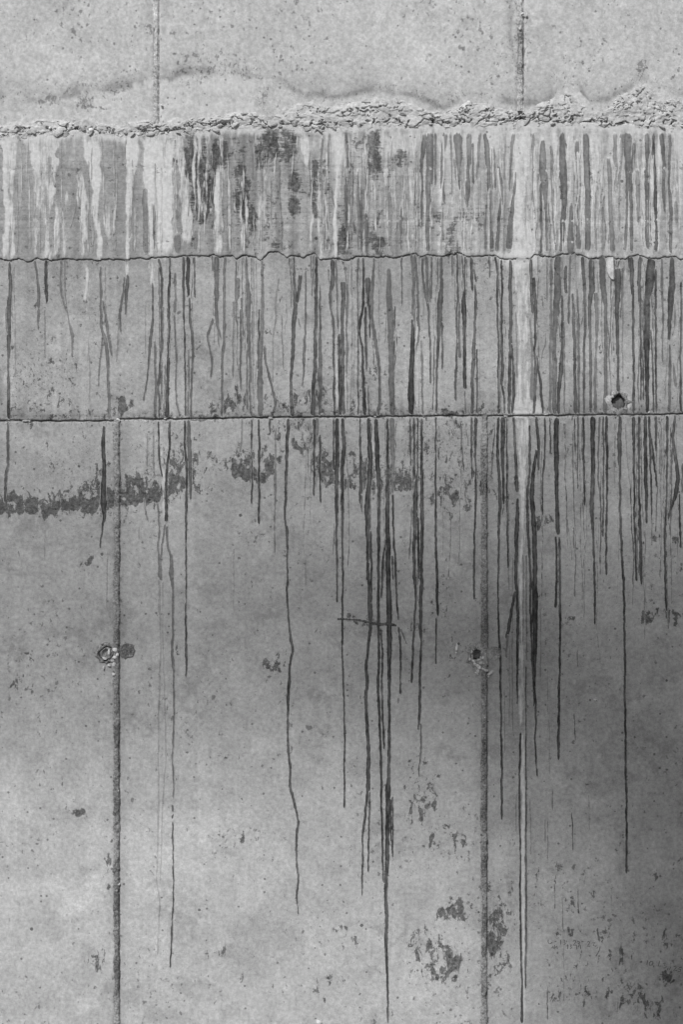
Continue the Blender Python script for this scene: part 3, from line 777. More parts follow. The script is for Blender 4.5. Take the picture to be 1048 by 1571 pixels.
DRIPS = """
.78|A 40,32,10 45,120,16 42,190,16 38,240,20 38,350,18 36,450,12 33,520,8 36,600,14 38,705,14
.6|A 28,230,5 24,300,6 32,360,6
.6|A 155,30,10 165,100,10 172,180,14 168,290,8 170,345,6
.9|A 205,30,12 204,120,14 205,180,14 206,220,6
.4|A 198,240,5 200,460,6
.5|A 272,30,8 268,150,8 280,210,10 292,240,8 298,262,5
.55|A 288,40,3 290,180,4 305,300,6 315,340,14 322,370,12 320,465,5
.3|A 390,380,3 400,500,6 398,660,4
.62|A 448,50,8 448,180,10 452,330,10 470,380,14 478,470,14 484,580,12 487,700,14
.7|A 455,200,6 468,260,10 480,350,12 492,400,12 498,460,6
.6|A 458,340,8 452,440,7 440,520,6 440,595,5
.7|A 570,90,10 568,120,16 560,190,14 562,275,4
.7|A 556,95,8 548,180,8 535,250,10 530,290,12 538,355,5
.35|A 528,290,8 522,420,6 516,480,6
.3|A 650,220,8 645,300,6 648,450,4
.72|A 680,120,5 682,250,7 672,380,14 662,500,8 652,580,6 640,660,7
.78|A 708,30,8 720,100,12 722,250,10 720,330,9 722,400,10 715,480,9 712,550,12 705,600,8 712,640,8 708,705,8
.6|A 690,380,6 692,500,10 696,600,14 690,705,12
.85|A 758,30,8 756,130,10 750,200,12 754,300,12 752,450,12 748,560,14 744,705,20
.6|A 736,490,5 738,600,6 728,705,6
.6|A 780,80,8 782,200,10 778,265,12
.65|A 778,265,6 782,370,6 787,480,7 783,600,6 788,660,8 806,705,7
.8|A 818,25,12 820,120,12 820,200,10 822,300,7 825,500,7 828,705,7
.95|A 840,25,18 838,120,16 842,190,10
.75|A 845,190,8 848,280,12 858,350,12 860,440,12 855,560,8 850,700,8
.6|A 842,420,5 840,700,6
.8|A 868,25,7 869,200,6
.6|A 948,30,8 950,80,5
.66|A 968,30,22 967,160,20 966,230,14 966,280,18 970,320,12 985,380,6
.66|A 955,285,10 930,345,9 922,370,8 932,400,8 942,450,9 948,500,9 938,555,6
.5|A 956,300,4 956,400,4
.5|A 972,300,6 976,420,4
.62|A 1003,30,8 1000,150,12 1000,280,10 1000,400,12 992,440,12 992,550,9 990,700,9
.5|A 1045,200,8 1040,330,7 1040,450,5
.65|B 15,20,9 10,150,9 14,330,10 10,400,12 2,460,10 2,600,10 0,700,10
.55|B 72,100,16 70,190,20 60,215,8 50,250,8 50,330,8 50,550,6
.6|B 86,190,10 92,260,8 95,370,7
.7|B 84,240,6 84,440,8 84,610,6
.66|B 112,20,8 112,110,16 120,200,26 118,290,18 122,400,16 130,520,12 124,600,8 130,700,10
.5|B 134,250,6 133,400,6
.62|B 180,20,10 182,160,12 182,250,14 178,350,18 170,480,20 172,600,26 172,710,26
.8|B 168,240,8 165,400,8 162,520,8
.7|B 190,400,8 198,490,10 215,560,10 232,620,10 240,670,12 225,700,8
.36|B 255,100,6 242,190,8 240,300,8 228,380,5 228,575,5
.76|B 322,30,8 325,130,10 330,200,20 322,330,18 318,450,14 308,560,10 310,640,14 315,690,16
.8|B 352,90,16 345,170,12 335,220,14
.65|B 375,60,4 376,200,8 374,330,8 370,430,14 362,590,5
.5|B 340,280,4 352,330,5
.8|B 424,30,10 422,200,14 420,330,14 416,480,14 410,600,18 408,705,20
.7|B 438,130,6 440,360,10 440,480,16 440,640,16 436,705,10
.6|B 398,40,6 402,115,6
.4|B 476,60,6 480,130,6
.76|B 496,30,16 496,130,20 484,180,8 486,230,10 498,280,9 502,400,9 502,705,9
.6|B 510,30,6 514,150,6 518,300,7 518,340,5
.95|B 525,350,10 526,480,12 530,600,16 530,705,18
.8|B 540,120,28 545,180,20 538,300,14 540,450,18 540,560,14 545,705,14
.6|B 560,130,8 564,200,10 556,330,7 562,420,8 558,540,6
.5|B 578,40,6 580,190,6
.7|B 608,20,7 608,200,7 610,420,7 610,705,7
.86|B 632,20,9 634,230,12 620,300,10 616,360,7 628,410,10 630,520,12 636,600,14 640,680,16
.8|B 644,230,10 644,360,12 650,520,8
.8|B 652,100,30 655,180,16 662,280,9 662,380,6
.6|B 655,580,6 656,690,6
.7|B 682,40,8 672,160,16 670,280,12 684,360,18 692,420,14 704,500,12 706,600,10 700,690,16
.7|B 678,400,5 680,500,4
.6|B 746,60,14 748,200,26 754,300,30 758,420,24 760,600,24 762,710,26
.8|B 772,230,8 770,400,8 768,560,6
.65|B 804,20,6 806,230,6
.6|B 850,20,14 856,150,10 852,280,8
.86|B 850,285,10 855,380,18 850,480,22 846,560,26 848,700,28
.65|B 862,20,10 878,160,10 880,260,14 880,370,10 870,440,6
.7|B 895,40,8 900,120,10 925,240,10 930,350,7 936,580,8
.6|B 890,380,6 895,500,8 898,680,6
.6|B 915,30,12 922,220,10
.7|B 938,40,7 938,205,6
.76|B 980,20,12 982,150,16 975,230,26 975,310,24 966,400,10 962,560,8 960,700,7
.8|B 985,300,8 986,420,8 986,515,8
.6|B 964,40,6 966,140,5
.4|B 1028,20,7 1030,150,4
.8|B 1046,500,8 1046,660,8
.6|C 10,20,8 12,105,5
.76|C 36,20,8 38,210,8 30,260,8 34,400,6 28,520,10 26,600,10 28,662,6
.7|C 44,215,8 40,330,8 46,470,10
.86|C 68,20,7 68,170,8 64,210,24 66,280,22 66,360,12 68,480,16 68,610,14
.6|C 70,610,6 70,695,6
.85|C 98,20,12 100,100,14 104,170,7
.8|C 106,60,10 120,130,6
.76|C 112,130,8 118,220,12 112,340,10 110,450,18 102,560,14 102,700,14
.76|C 122,420,6 124,600,7 124,700,8
.6|C 178,20,7 180,105,6
.86|C 206,20,10 214,90,10 216,300,8 220,450,8 220,690,10
.86|C 232,20,8 236,120,8 234,300,9 236,460,12 240,500,14 234,580,10 246,640,8 246,690,6
.8|C 274,20,14 274,200,16 274,400,14 270,520,14 268,690,12
.86|C 278,400,6 288,540,10 286,650,12 278,690,8
.3|C 298,250,6 304,560,6
.7|C 366,20,14 370,160,14 374,270,12
.8|C 378,100,14 386,240,14 386,380,10 378,430,8 388,520,14 384,640,12 378,690,8
.5|C 360,280,6 372,420,10 372,500,12 370,660,20
.8|C 390,450,6 405,550,10 415,640,10 420,690,8
.5|C 438,30,7 438,215,6
.5|C 415,180,5 420,240,4
.56|C 456,40,12 456,300,12 454,500,12 454,690,12
.66|C 490,30,34 488,140,36 478,250,30 470,380,20 470,500,22 472,690,20
.76|C 522,50,14 522,180,12
.8|C 505,180,7 508,400,16 502,520,20 490,610,14 488,690,14
.6|C 514,300,5 516,520,5 514,690,5
.6|C 545,40,8 538,150,10 536,320,8
.7|C 552,170,6 558,300,12 562,420,14 562,560,12 568,690,16
.66|C 574,150,6 580,300,8 580,520,12 580,690,8
.7|C 598,20,14 606,150,14 606,230,8 612,290,12 606,380,10 604,480,12 602,690,8
.66|C 638,30,26 640,150,28 630,240,14 632,360,12 634,520,12 634,690,10
.6|C 658,170,22 664,300,14 660,420,10 654,560,12 656,690,14
.62|C 686,30,30 692,160,26 702,240,14 702,420,16 702,600,16 698,705,22
.76|C 756,60,32 756,160,28 752,270,18 756,420,12 758,560,12 760,630,18
.7|C 777,60,10 777,200,12 768,290,6
.4|C 728,190,6 736,240,4
.8|C 806,20,10 808,70,6
.76|C 818,20,18 818,130,18 824,180,10 826,400,10 828,690,10
.8|C 856,20,16 852,130,16 858,260,10 860,400,8 860,660,8
.7|C 870,200,4 872,560,7 872,660,6
.86|C 908,20,42 900,130,42 888,200,26 886,350,28 888,520,20 888,690,14
.86|C 926,60,10 926,180,10 926,500,8 930,690,8
.8|C 902,330,8 914,500,8 916,690,8
.6|C 956,30,10 955,140,12 958,280,8 958,490,6
.76|C 1000,30,18 1000,150,30 992,240,26 986,390,8
.5|C 1014,220,6 1010,340,6
.6|C 988,400,6 992,520,14 986,690,12
.56|C 1004,480,6 1014,560,14 1018,600,8
.76|C 1042,120,8 1040,300,10 1036,450,8 1040,690,10
.76|D 34,80,7 34,180,12 34,290,12 24,300,12 18,440,10
.8|D 464,95,12 458,180,18 464,280,16 460,360,22 458,440,30 468,500,16 456,540,8 446,648,5
.85|D 706,75,6 708,200,7 714,280,8 722,330,6
.55|D 702,440,8 712,560,8 704,640,6 708,700,8 718,786,10 G 715,0,10 712,60,12 708,110,10
.25|G 708,110,8 712,300,6 716,420,4 708,600,6 704,800,4 706,1048,4 J 706,60,6 696,400,4 710,500,5 700,740,5
.22|G 726,120,5 724,380,5 734,640,5 738,900,5 730,1040,5 J 722,120,4 714,420,4
.6|D 738,530,8 724,620,7 718,700,6 720,780,6
.86|D 755,75,9 756,200,9 744,300,12 742,420,10 742,530,18
.62|D 745,540,9 748,640,8 764,680,10 768,786,14 G 764,0,12 762,80,16 770,130,10 772,380,8 766,400,10 770,490,14 774,530,6 776,700,6 772,800,8 770,880,6 774,1048,6 J 774,45,6
.8|J 770,70,9 768,105,9
.8|J 770,112,8 769,134,8
.8|J 768,148,6 772,300,6 774,420,6 768,600,7 765,650,8 760,805,5
.9|D 824,70,7 826,200,10 832,280,12 834,400,10 830,490,10 830,600,6 830,786,5 G 830,0,5 828,240,6 833,450,9 828,550,6
.7|D 842,80,12 845,200,20 850,300,16 852,430,8
.4|D 655,130,4 655,280,6
.4|D 683,110,6 684,300,8
.5|D 640,420,6 650,490,6 660,525,5
.4|D 476,650,3 475,780,3 G 475,250,2
.3|D 1042,640,2 G 1040,260,2
.25|D 197,560,2 197,700,2
.25|D 618,545,2 618,600,2
.4|E 90,75,5 88,160,8 80,220,6
.9|E 135,75,7 134,250,7 134,448,7
.9|E 167,75,7 167,220,10 166,540,8
.8|E 215,70,8 216,130,8
.5|E 242,100,6 240,240,5 240,340,10 236,480,6 238,670,4
.78|E 298,80,10 292,160,16 290,280,12 284,430,10 282,520,8 292,570,12 292,640,7 296,786,7 H 296,130,12 290,150,8 296,250,8 304,340,10 318,420,12 305,500,10 300,580,14 296,650,12 298,750,8 296,860,8 308,950,10 306,1048,10 K 308,10,12 330,80,10 344,150,10 335,230,10 335,330,8 344,390,8 342,420,6 334,460,8 338,520,6 340,565,5
.86|E 415,70,12 413,200,10 412,415,8
.86|E 440,130,10 440,300,8 441,445,7
.5|E 426,80,16 424,180,20
.4|E 424,260,4 424,380,3
.8|E 500,80,6 500,300,8
.86|E 514,80,14 516,250,18 512,450,16 514,560,10 516,786,7 H 514,220,7
.7|E 506,560,7 504,635,4
.9|E 542,75,14 546,200,18 538,330,14 540,430,14 540,600,8 542,786,8 H 540,400,7 548,700,7 550,1048,7 K 547,90,9
.8|E 618,80,6 620,250,10 622,400,16 618,450,6
.86|E 626,400,6 626,485,5
.9|E 656,70,14 664,180,22 664,300,24 654,400,22 652,470,28 655,560,22 654,640,12 650,786,12 H 652,60,10 660,130,16 664,260,20 664,300,18 664,350,14 652,440,10 646,520,14 652,570,14 644,650,14 652,780,14 656,900,16 654,1048,18 K 652,20,14 644,100,10 630,200,10 628,230,6 632,330,8 628,420,8 626,482,6
.88|E 664,560,8 668,640,8 670,786,9 H 668,120,8 668,220,8
.86|K 661,10,8 658,200,7 656,375,6
.86|E 690,80,14 694,200,20 698,300,18 704,450,12 700,600,14 700,700,12 702,786,12 H 700,180,12 702,400,10 700,600,12 706,760,10 712,900,10 714,1048,9 K 718,200,8 722,400,8 730,425,8
.86|E 735,600,10 722,680,10 717,786,10 H 722,20,10 714,200,8
.86|H 712,330,4 718,400,8 716,600,8 722,770,9 724,876,8
.93|E 742,70,9 742,300,12 742,400,18 740,480,18 744,600,20 746,786,20 H 748,200,24 750,400,22 750,600,12 748,750,12 748,1000,14 744,1048,24 K 745,20,26 742,200,18 740,310,18 734,400,16 734,500,14 738,580,16 734,680,14 738,800,10 742,900,8 744,1051,8
.55|E 762,80,24 764,250,18 764,400,12
.86|E 767,400,8 768,600,8 776,700,10 778,786,9 H 776,20,8 782,200,8 790,300,8
.8|H 764,0,6 766,120,6
.88|H 510,290,10 550,290,7 620,296,8 670,308,12 710,314,12 740,312,13 790,320,9
.86|H 790,320,8 798,400,9 800,630,8
.6|H 800,330,6 815,370,6 828,405,4
.6|H 790,640,5 788,672,4
.8|K 755,40,8 755,240,8
.86|K 763,30,7 764,310,6
.86|E 842,70,6 845,200,10 846,280,5
.8|E 858,70,9 862,200,9 862,340,9
.9|E 876,60,4 876,300,6 868,400,20 866,500,20 860,620,14 862,786,14 H 864,100,14 868,200,8 855,400,9 850,580,8
.9|E 894,80,10 894,300,12 894,440,18 898,540,16 896,600,16 892,700,10 896,786,12 H 890,150,16 888,330,14 892,400,8 886,560,10 886,700,12 878,790,6
.5|E 850,450,5 846,540,8 838,700,5
.86|E 880,500,8 880,640,12 882,786,7 H 884,120,6
.7|H 890,750,6 892,880,6 880,960,6 884,1000,5
.9|E 958,60,6 956,200,6 956,500,8 960,700,10 964,786,10 H 962,180,12 966,280,9
.9|H 960,280,6 958,498,6
.2|E 374,690,8 374,786,8 H 375,140,6
.2|H 50,0,3 52,160,2
.86|F 100,60,7 98,200,7 100,340,6
.88|F 118,60,16 116,210,8 118,400,9 112,600,8 108,786,9 I 112,210,8
.9|F 220,60,10 216,200,12 228,450,14 222,560,10 218,786,7 I 222,380,7 228,440,10 232,700,8 236,1050,9 L 232,145,8
.86|F 240,60,22 238,180,18 240,300,12 244,455,7
.86|F 257,80,6 258,400,7 264,740,8 I 264,68,6
.7|F 288,60,10 294,200,12 300,340,14 308,400,16
.86|F 306,420,10 302,560,20 300,680,14 298,786,14 I 302,150,14 308,300,12 304,500,9 304,680,5
.75|I 296,160,8 278,260,14 262,350,14 250,380,16
.45|I 262,360,8 252,470,8
.76|F 388,60,12 400,160,14 400,300,10
.93|F 392,200,12 376,300,14 370,400,20 378,500,20 382,600,20 384,786,20 I 384,200,28 384,350,22 382,500,14 380,690,6
.9|F 360,90,8 360,300,10 350,400,12 352,560,12 360,700,10 366,786,10 I 362,200,9 372,500,9 386,660,9 388,760,8 384,850,7 390,950,6 396,1004,4
.86|F 428,60,7 428,260,8 418,320,7 418,505,6
.8|F 452,70,6 454,230,6
.82|F 482,60,22 480,200,22 482,400,16 484,520,20 488,590,18
.88|F 478,590,8 482,786,10 I 476,245,9
.9|F 494,590,9 494,786,10 I 498,300,10 498,420,8 492,600,10 490,850,12 490,930,8
.8|F 562,70,6 564,220,6
.7|F 578,60,10 576,200,5 576,385,4
.86|F 600,60,10 604,250,8 608,458,8
.86|F 645,65,24 644,200,18 644,350,18 640,480,18 646,600,9 652,786,9 I 654,200,9 654,320,8
.6|F 674,80,8 670,200,6 668,340,7 678,430,6 684,500,4
.76|F 690,70,8 692,300,7 690,600,6
.86|F 706,60,12 708,400,9 704,600,9 704,770,8 I 704,95,6
.93|F 768,60,12 764,180,20 764,300,10 768,500,10 776,700,10 780,786,10 I 782,100,10 788,400,9 788,700,9 790,830,9 794,1050,9 L 796,200,9 796,385,8
.86|F 828,60,14 830,300,9 834,600,9 840,786,10 I 842,125,7
.86|F 852,65,10 852,400,9 856,600,14 862,786,12 I 862,140,8
.8|F 880,70,14 880,300,16 886,430,14 888,540,6
.5|F 878,560,5 880,680,4
.86|F 896,80,10 902,200,9 908,500,6
.8|F 907,150,8 920,260,10 932,378,6
.76|F 928,60,12 928,220,8
.4|F 910,520,3 908,640,3
.86|F 980,60,12 978,250,8 974,480,8 968,600,10 970,786,10 I 970,110,9 976,260,9
.8|F 1015,75,8 1002,150,14 1015,230,14 1026,320,18 1020,400,18 1000,450,10 980,520,8
.86|F 1034,400,8 1036,520,9 1038,650,8
.7|F 1046,260,6 1046,400,6
.8|I 318,800,8 314,1050,8 L 318,300,7 320,600,8 326,900,9 326,1057,14
.7|I 344,500,5 344,1050,6 L 344,300,7 344,700,9 342,900,6
.4|I 284,0,3 282,400,3 284,800,3
.35|I 270,420,3 268,780,3
.35|I 246,600,3 248,900,3
.45|I 330,0,4 332,400,3
.5|I 344,0,5 346,480,4
.4|I 408,200,3 408,560,3
.3|I 440,500,3 442,800,3
.3|I 448,700,3 450,1000,3
.5|L 462,0,4 464,100,3
.7|L 549,100,4 556,285,3
.5|L 430,130,4 430,250,3
.4|L 440,140,3 442,320,3
.4|L 625,20,3 630,185,2
.6|L 578,440,3 580,565,3
.6|L 472,420,3 475,545,3
.6|I 575,425,3 577,510,3
.6|I 560,710,4 566,840,3
.5|L 505,480,2 510,640,3
.4|L 512,700,2 515,960,2
.6|L 440,880,3 440,1040,3
.4|L 362,40,3 366,300,3
.35|L 300,20,3 298,200,3
.3|L 728,420,2 726,560,2
.6|F 528,510,4 532,600,3
.5|F 556,560,3 558,650,3
.45|Q 800,120,10 790,200,12 792,270,10
.5|Q 830,60,10 822,180,12 818,300,12 825,400,8 820,580,10
.5|Q 610,180,6 608,330,6 620,450,7 618,575,6
.4|Q 570,230,5 572,450,5
.55|Q 960,200,8 955,350,8 968,450,20 965,500,10
.5|Q 48,360,14 46,450,14 48,540,5
.4|Q 145,380,16 148,435,14
.42|Q 150,490,30 152,575,30
.42|Q 5,290,18 8,400,24 10,590,26
.35|Q 235,470,16 230,560,18
.4|R 118,180,10 126,250,10 120,420,5
.6|R 290,200,8 288,290,10 296,380,12 298,470,16 300,520,8
.42|R 325,400,14 328,480,20 326,560,10
.6|R 540,160,10 542,240,12 544,340,6
.65|R 585,50,20 582,100,20 572,200,12 575,330,14 574,460,8
.6|R 612,50,36 612,180,34 605,290,30 600,400,16 600,580,16
.6|R 634,120,10 634,280,8
.55|R 680,50,24 665,150,16 666,280,16 676,360,8
.4|R 668,370,6 660,580,7
.55|R 702,60,8 708,200,8 710,330,8
.66|R 735,80,40 738,150,30 738,240,10 746,300,5
.5|R 718,150,10 728,260,6
.6|R 785,60,26 785,200,22 778,320,20 775,380,12
.55|R 802,120,8 804,270,8
.5|R 835,60,12 822,200,8 815,250,6
.66|R 852,50,16 868,120,24 872,220,16 880,340,16 884,440,10 886,570,20
.6|R 898,140,8 902,295,7
.6|R 915,180,10 930,270,14 930,340,16 918,440,14 910,560,14
.5|R 985,60,16 970,200,8 965,300,8
.6|R 995,200,6 985,330,12 972,430,22 962,540,30
.5|R 480,370,12 480,420,12 484,580,8
.45|R 470,430,16 455,480,6
.35|R 430,300,14 432,400,16 430,500,14 445,580,10
.4|R 240,80,16 246,200,8
.5|S 370,60,20 380,180,12 370,280,8 390,430,14 388,520,6
.6|S 420,110,20 418,200,34 427,270,36 432,350,12 436,480,10 436,570,12
.65|S 408,260,10 412,400,10 410,570,10
.5|S 400,220,16 385,320,8
.5|S 455,130,14 460,250,16 465,400,10 478,560,6
.66|S 508,90,30 508,200,34 515,280,32 508,420,30 500,560,20
.6|S 548,350,8 545,430,20 542,560,36
.6|S 580,110,34 572,200,24 576,350,24 582,450,28 582,560,32
.66|S 612,70,30 615,150,30 622,300,28 622,560,28
.55|S 712,150,16 722,280,20 726,400,20 732,560,24
.5|S 745,60,20 740,150,16 748,200,10
.5|S 775,90,20 770,180,8 755,280,6
.6|S 800,60,40 800,150,30 800,300,14 796,420,10 786,560,12
.66|S 830,120,16 814,250,14 816,400,14 818,570,12
.55|S 842,200,16 847,320,20 846,450,8
.66|S 885,100,20 888,250,26 892,380,26 894,570,30
.8|S 918,30,18 912,80,14 920,200,12 924,320,16 926,560,22
.6|S 950,90,20 966,180,16 960,280,14 966,400,8
.66|S 990,130,14 985,260,8 995,400,16 994,560,12
.36|S 1015,340,14 1018,450,14
.4|S 660,270,8 655,400,8 658,540,12
.36|S 690,330,10 690,560,16
"""
LIMES = """
.8|P 28,90,40 30,250,28 28,400,26 26,600,20
.6|P 58,120,26 55,350,12 52,600,12
.55|P 190,110,100 200,250,90 200,370,70 205,420,40
.6|P 165,380,18 162,500,8 162,590,8
.65|P 207,390,34 210,500,20 205,590,14
.6|P 268,350,34 255,450,24 250,550,24 222,590,14
.5|P 297,300,16 290,450,14 282,600,14
.7|P 350,220,20 365,330,40 370,420,26 380,490,22 368,540,10 366,600,8
.85|P 405,80,70 415,180,60 430,280,34 425,400,20 442,500,16 440,600,16
.5|P 480,350,20 484,520,10
.85|P 590,110,70 585,190,50 574,230,22 570,420,14 570,600,12
.85|P 680,90,80 670,200,60 668,330,40 672,450,24 678,590,30
.85|P 738,90,100 738,250,90 735,400,76 735,590,80
.6|P 800,120,30 815,250,24 835,400,44 840,540,50
.75|P 985,190,40 975,290,30 970,400,22 970,590,30
.7|Q 228,90,6 226,260,6 230,400,5
.6|Q 250,100,5 248,300,5 252,420,5
.6|Q 266,230,5 265,410,5
.6|Q 283,110,5 282,410,5
.6|Q 300,120,5 300,410,6
.75|Q 435,230,8 440,400,8 450,590,16
.6|Q 458,300,6 460,500,6
.5|Q 545,190,20 545,300,20 540,450,14
.7|Q 720,50,40 725,130,30 735,200,20
.65|Q 750,180,6 752,400,6 745,580,6
.6|Q 785,200,10 785,400,6 795,580,8
.8|Q 878,60,34 868,200,14 865,300,14 855,590,16
.7|Q 1002,80,10 990,200,8 998,400,10 985,480,12 995,590,20
.7|R 325,60,8 330,180,6 328,330,6
.8|R 770,330,6 765,500,6 762,580,6
.7|R 808,300,6 810,450,6
.7|R 190,150,6 196,330,8 188,580,10
.6|R 420,120,10 418,280,12
.6|R 520,190,8 528,330,8 545,380,16 546,580,20
.62|S 325,20,90 325,200,80 325,400,76 325,570,96
.50|C 330,20,60 330,200,48 328,400,40 330,600,50 330,690,80
.5|C 600,60,8 602,110,6
.5|S 545,110,10 540,250,12 530,400,10 518,560,8
.6|S 600,170,6 598,380,6
.6|S 640,120,16 655,260,12 640,420,16 645,570,12
.6|S 868,60,16 868,250,10 860,560,10
.6|S 475,130,16 482,300,20 486,480,14
.8|S 905,180,8 908,320,5 910,560,5
.7|S 945,150,10 940,300,10 940,540,10
.5|A 372,30,10 385,90,10 380,220,4
.7|A 570,25,10 570,100,7
.6|A 670,30,20 680,150,10 682,230,6
.5|D 722,75,6 724,260,8 730,340,10 735,450,8 737,525,8
.56|F 330,60,50 330,200,38 327,340,22 326,540,12 I 325,0,14 326,400,18 322,600,16 320,790,10
.75|I 331,790,12 332,1050,12 L 332,300,16 332,600,12 334,1057,12
.5|B 876,300,5 874,500,5 872,700,5
.5|B 515,350,4 516,690,4
.55|E 665,75,8 672,150,7 680,230,5
"""
sd = 1
for line in DRIPS.strip().split('\n'):
    de, s = line.split('|')
    sd += 1
    p = parse(s)
    if p[0, 1] < 380:
        if p[0, 1] < 240: p[0, 1] = max(203.0, p[0, 1] - 14 - 8 * (sd % 3))
        if p[-1, 1] > 374: p[-1, 1] = 384.0 + 2 * (sd % 4)
    f0 = 14.0 if p[0, 1] < 380 else 8.0; f1_ = 5.0
    xa_, xb_ = p[0, :1], p[-1, :1]
    if 385 < p[0, 1] < 404: p[0, 1] = float(crack_y(xa_)[0]) + .8; f0 = .8
    if 622 < p[-1, 1] < 636: p[-1, 1] = float(joint_y(xb_)[0]) - 1.6; f1_ = .8
    if 638 < p[0, 1] < 650: p[0, 1] = float(joint_y(xa_)[0]) + 1.6; f0 = .8
    ribbon('drip_stain', p, float(de), M_DRIP, sd, lift=.0002 * (sd % 4), fade=(f0, f1_))
for line in LIMES.strip().split('\n'):
    de, s = line.split('|')
    sd += 1
    p = parse(s)
    if p[0, 1] < 250: p[0, 1] = 200.0 + 3 * (sd % 4); p[0, 2] *= 1.25
    if 380 < p[-1, 1] < 400: p[-1, 1] = float(crack_y(p[-1, :1])[0]) - 1.0
    ribbon('lime_run', p, float(de), M_LIME, sd, rough=2.6, lift=-.0003 + .0001 * (sd % 3), pad_w=4.0, ends=(1.0, .5), fade=(10.0, 10.0))

def trails(name, mat, specs, seed0, lift):
    objs = [ribbon(name, p, dn, mat, seed0 + i, rough=rg, lift=lift, pad_w=pw, fade=fd) for i, (p, dn, rg, pw, fd) in enumerate(specs)]
    Vs, Fs, At, off = [], [], {}, 0
    for o in objs:
        me = o.data
        v = np.zeros(len(me.vertices) * 3, np.float32); me.vertices.foreach_get('co', v)
        li = np.zeros(len(me.loops), np.int32); me.loops.foreach_get('vertex_index', li)
        Vs.append(v.reshape(-1, 3)); Fs.append(li.reshape(-1, 4) + off); off += len(me.vertices)
        for k in ('tone', 'dark', 'grain', 'lime', 'board', 'dens', 'rim'):
            a = np.zeros(len(me.vertices), np.float32); me.attributes[k].data.foreach_get('value', a)
            At.setdefault(k, []).append(a)
        bpy.data.objects.remove(o); bpy.data.meshes.remove(me)
    q = np.concatenate(Fs)
    o = mesh_raw(name, np.concatenate(Vs), q, mat, wall, True, {k: np.concatenate(a) for k, a in At.items()})
    o['kind'] = 'stuff'
    return o

def walk(x, y0, y1, w, n=6):
    return np.stack([x + np.cumsum(rng.normal(0, 1.3, n)), np.linspace(y0, y1, n), w * rng.uniform(.6, 1.5, n)], 1)
hot = [20, 160, 240, 250, 260, 285, 330, 380, 400, 450, 480, 520, 530, 560, 570, 600, 630, 640, 670, 715, 765, 780, 820, 850, 860, 890, 910, 930, 950, 975, 990, 1000, 1020, 1035]
sp = []
for k in range(110):                     # second lift
    x = hot[rng.integers(len(hot))] + rng.normal(0, 9)
    if 790 < x < 813: continue
    y0 = float(crack_y(np.array([x]))[0]) + 1.5 + (0 if rng.random() < .55 else rng.uniform(5, 120))
    y1 = min(631.0, y0 + rng.uniform(25, 240))
    sp.append((walk(x, y0, y1, rng.uniform(.6, 2.0)), rng.uniform(.3, .75), 1.2, 1.3, (2.0, 8.0)))
for k in range(90):                      # lower lift
    x = hot[10 + rng.integers(len(hot) - 10)] + rng.normal(0, 8)
    y0 = 648 + (0 if rng.random() < .5 else rng.uniform(0, 160)); y1 = y0 + rng.uniform(25, 260)
    sp.append((walk(x, y0, y1, rng.uniform(.5, 1.7)), rng.uniform(.3, .75), 1.2, 1.2, (3.0, 10.0)))
for k in range(70):                      # first lift
    x = rng.uniform(470, 1048)
    if 786 < x < 815: continue
    y0 = 206 + rng.uniform(0, 110); y1 = min(386, y0 + rng.uniform(30, 170))
    sp.append((walk(x, y0, y1, rng.uniform(.6, 2.4)), rng.uniform(.25, .6), 1.4, 1.4, (12.0, 10.0)))
trails('fine_drip_trails', M_DRIP, sp, 5000, .0001)
sp = []
for k in range(130):
    x = rng.uniform(0, 1048)
    y0 = 203 + 120 * rng.random() ** 1.6; y1 = min(388, y0 + rng.uniform(30, 180))
    sp.append((walk(x, y0, y1, rng.uniform(.5, 1.8)), rng.uniform(.45, .8), 1.6, 1.6, (8.0, 10.0)))
trails('fine_lime_threads', M_LIME, sp, 6000, .0003)

for k in range(46):
    sd += 1
    x = 485 + 560 * rng.random() if k > 9 else 20 + 440 * rng.random()
    if 786 < x < 816: continue
    y0 = 208 + 130 * rng.random() ** 1.5; y1 = min(388, y0 + rng.uniform(40, 170))
    w_ = rng.uniform(1.0, 2.6)
    xs_ = x + np.cumsum(rng.normal(0, 1.1, 5)); ys_ = np.linspace(y0, y1, 5)
    ribbon('lime_run', np.stack([xs_, ys_, w_ * rng.uniform(.7, 1.5, 5)], 1), rng.uniform(.5, .8), M_LIME, sd, rough=1.6, lift=.0004, pad_w=1.6, fade=(12.0, 12.0))

# ---- pencilled numbers
def writing(label, strokes):
    root = bpy.data.objects.new('handwriting', None)
    bpy.data.objects.remove(root)
    V = []; F = []; A = {k: [] for k in ('tone', 'dark', 'grain', 'lime', 'board', 'dens', 'rim')}
    for s in strokes:
        p = parse('W ' + s); n = len(p)
        for i in range(n):
            a = p[max(i - 1, 0)]; c = p[min(i + 1, n - 1)]
            t = np.array([c[0] - a[0], c[1] - a[1]]); t /= np.linalg.norm(t) + 1e-9
            nn = np.array([-t[1], t[0]]) * .62
            for sg in (-1, 1):
                x, y = p[i, 0] + nn[0] * sg, p[i, 1] + nn[1] * sg
                X = np.array([x]); Y = np.array([y])
                V.append(wall_xyz(X, Y, depth_at(X, Y) + .0007)[0])
                S = surface(X, Y)
                for k in S: A[k].append(float(S[k][0]))
                A['dens'].append(.72); A['rim'].append(2.0)
        b0_ = len(V) - 2 * n
        for i in range(n - 1):
            F.append((b0_ + 2 * i, b0_ + 2 * i + 1, b0_ + 2 * i + 3, b0_ + 2 * i + 2))
    o = mesh_raw('handwriting', V, F, M_DRIP, wall, False, A)
    o['label'] = label
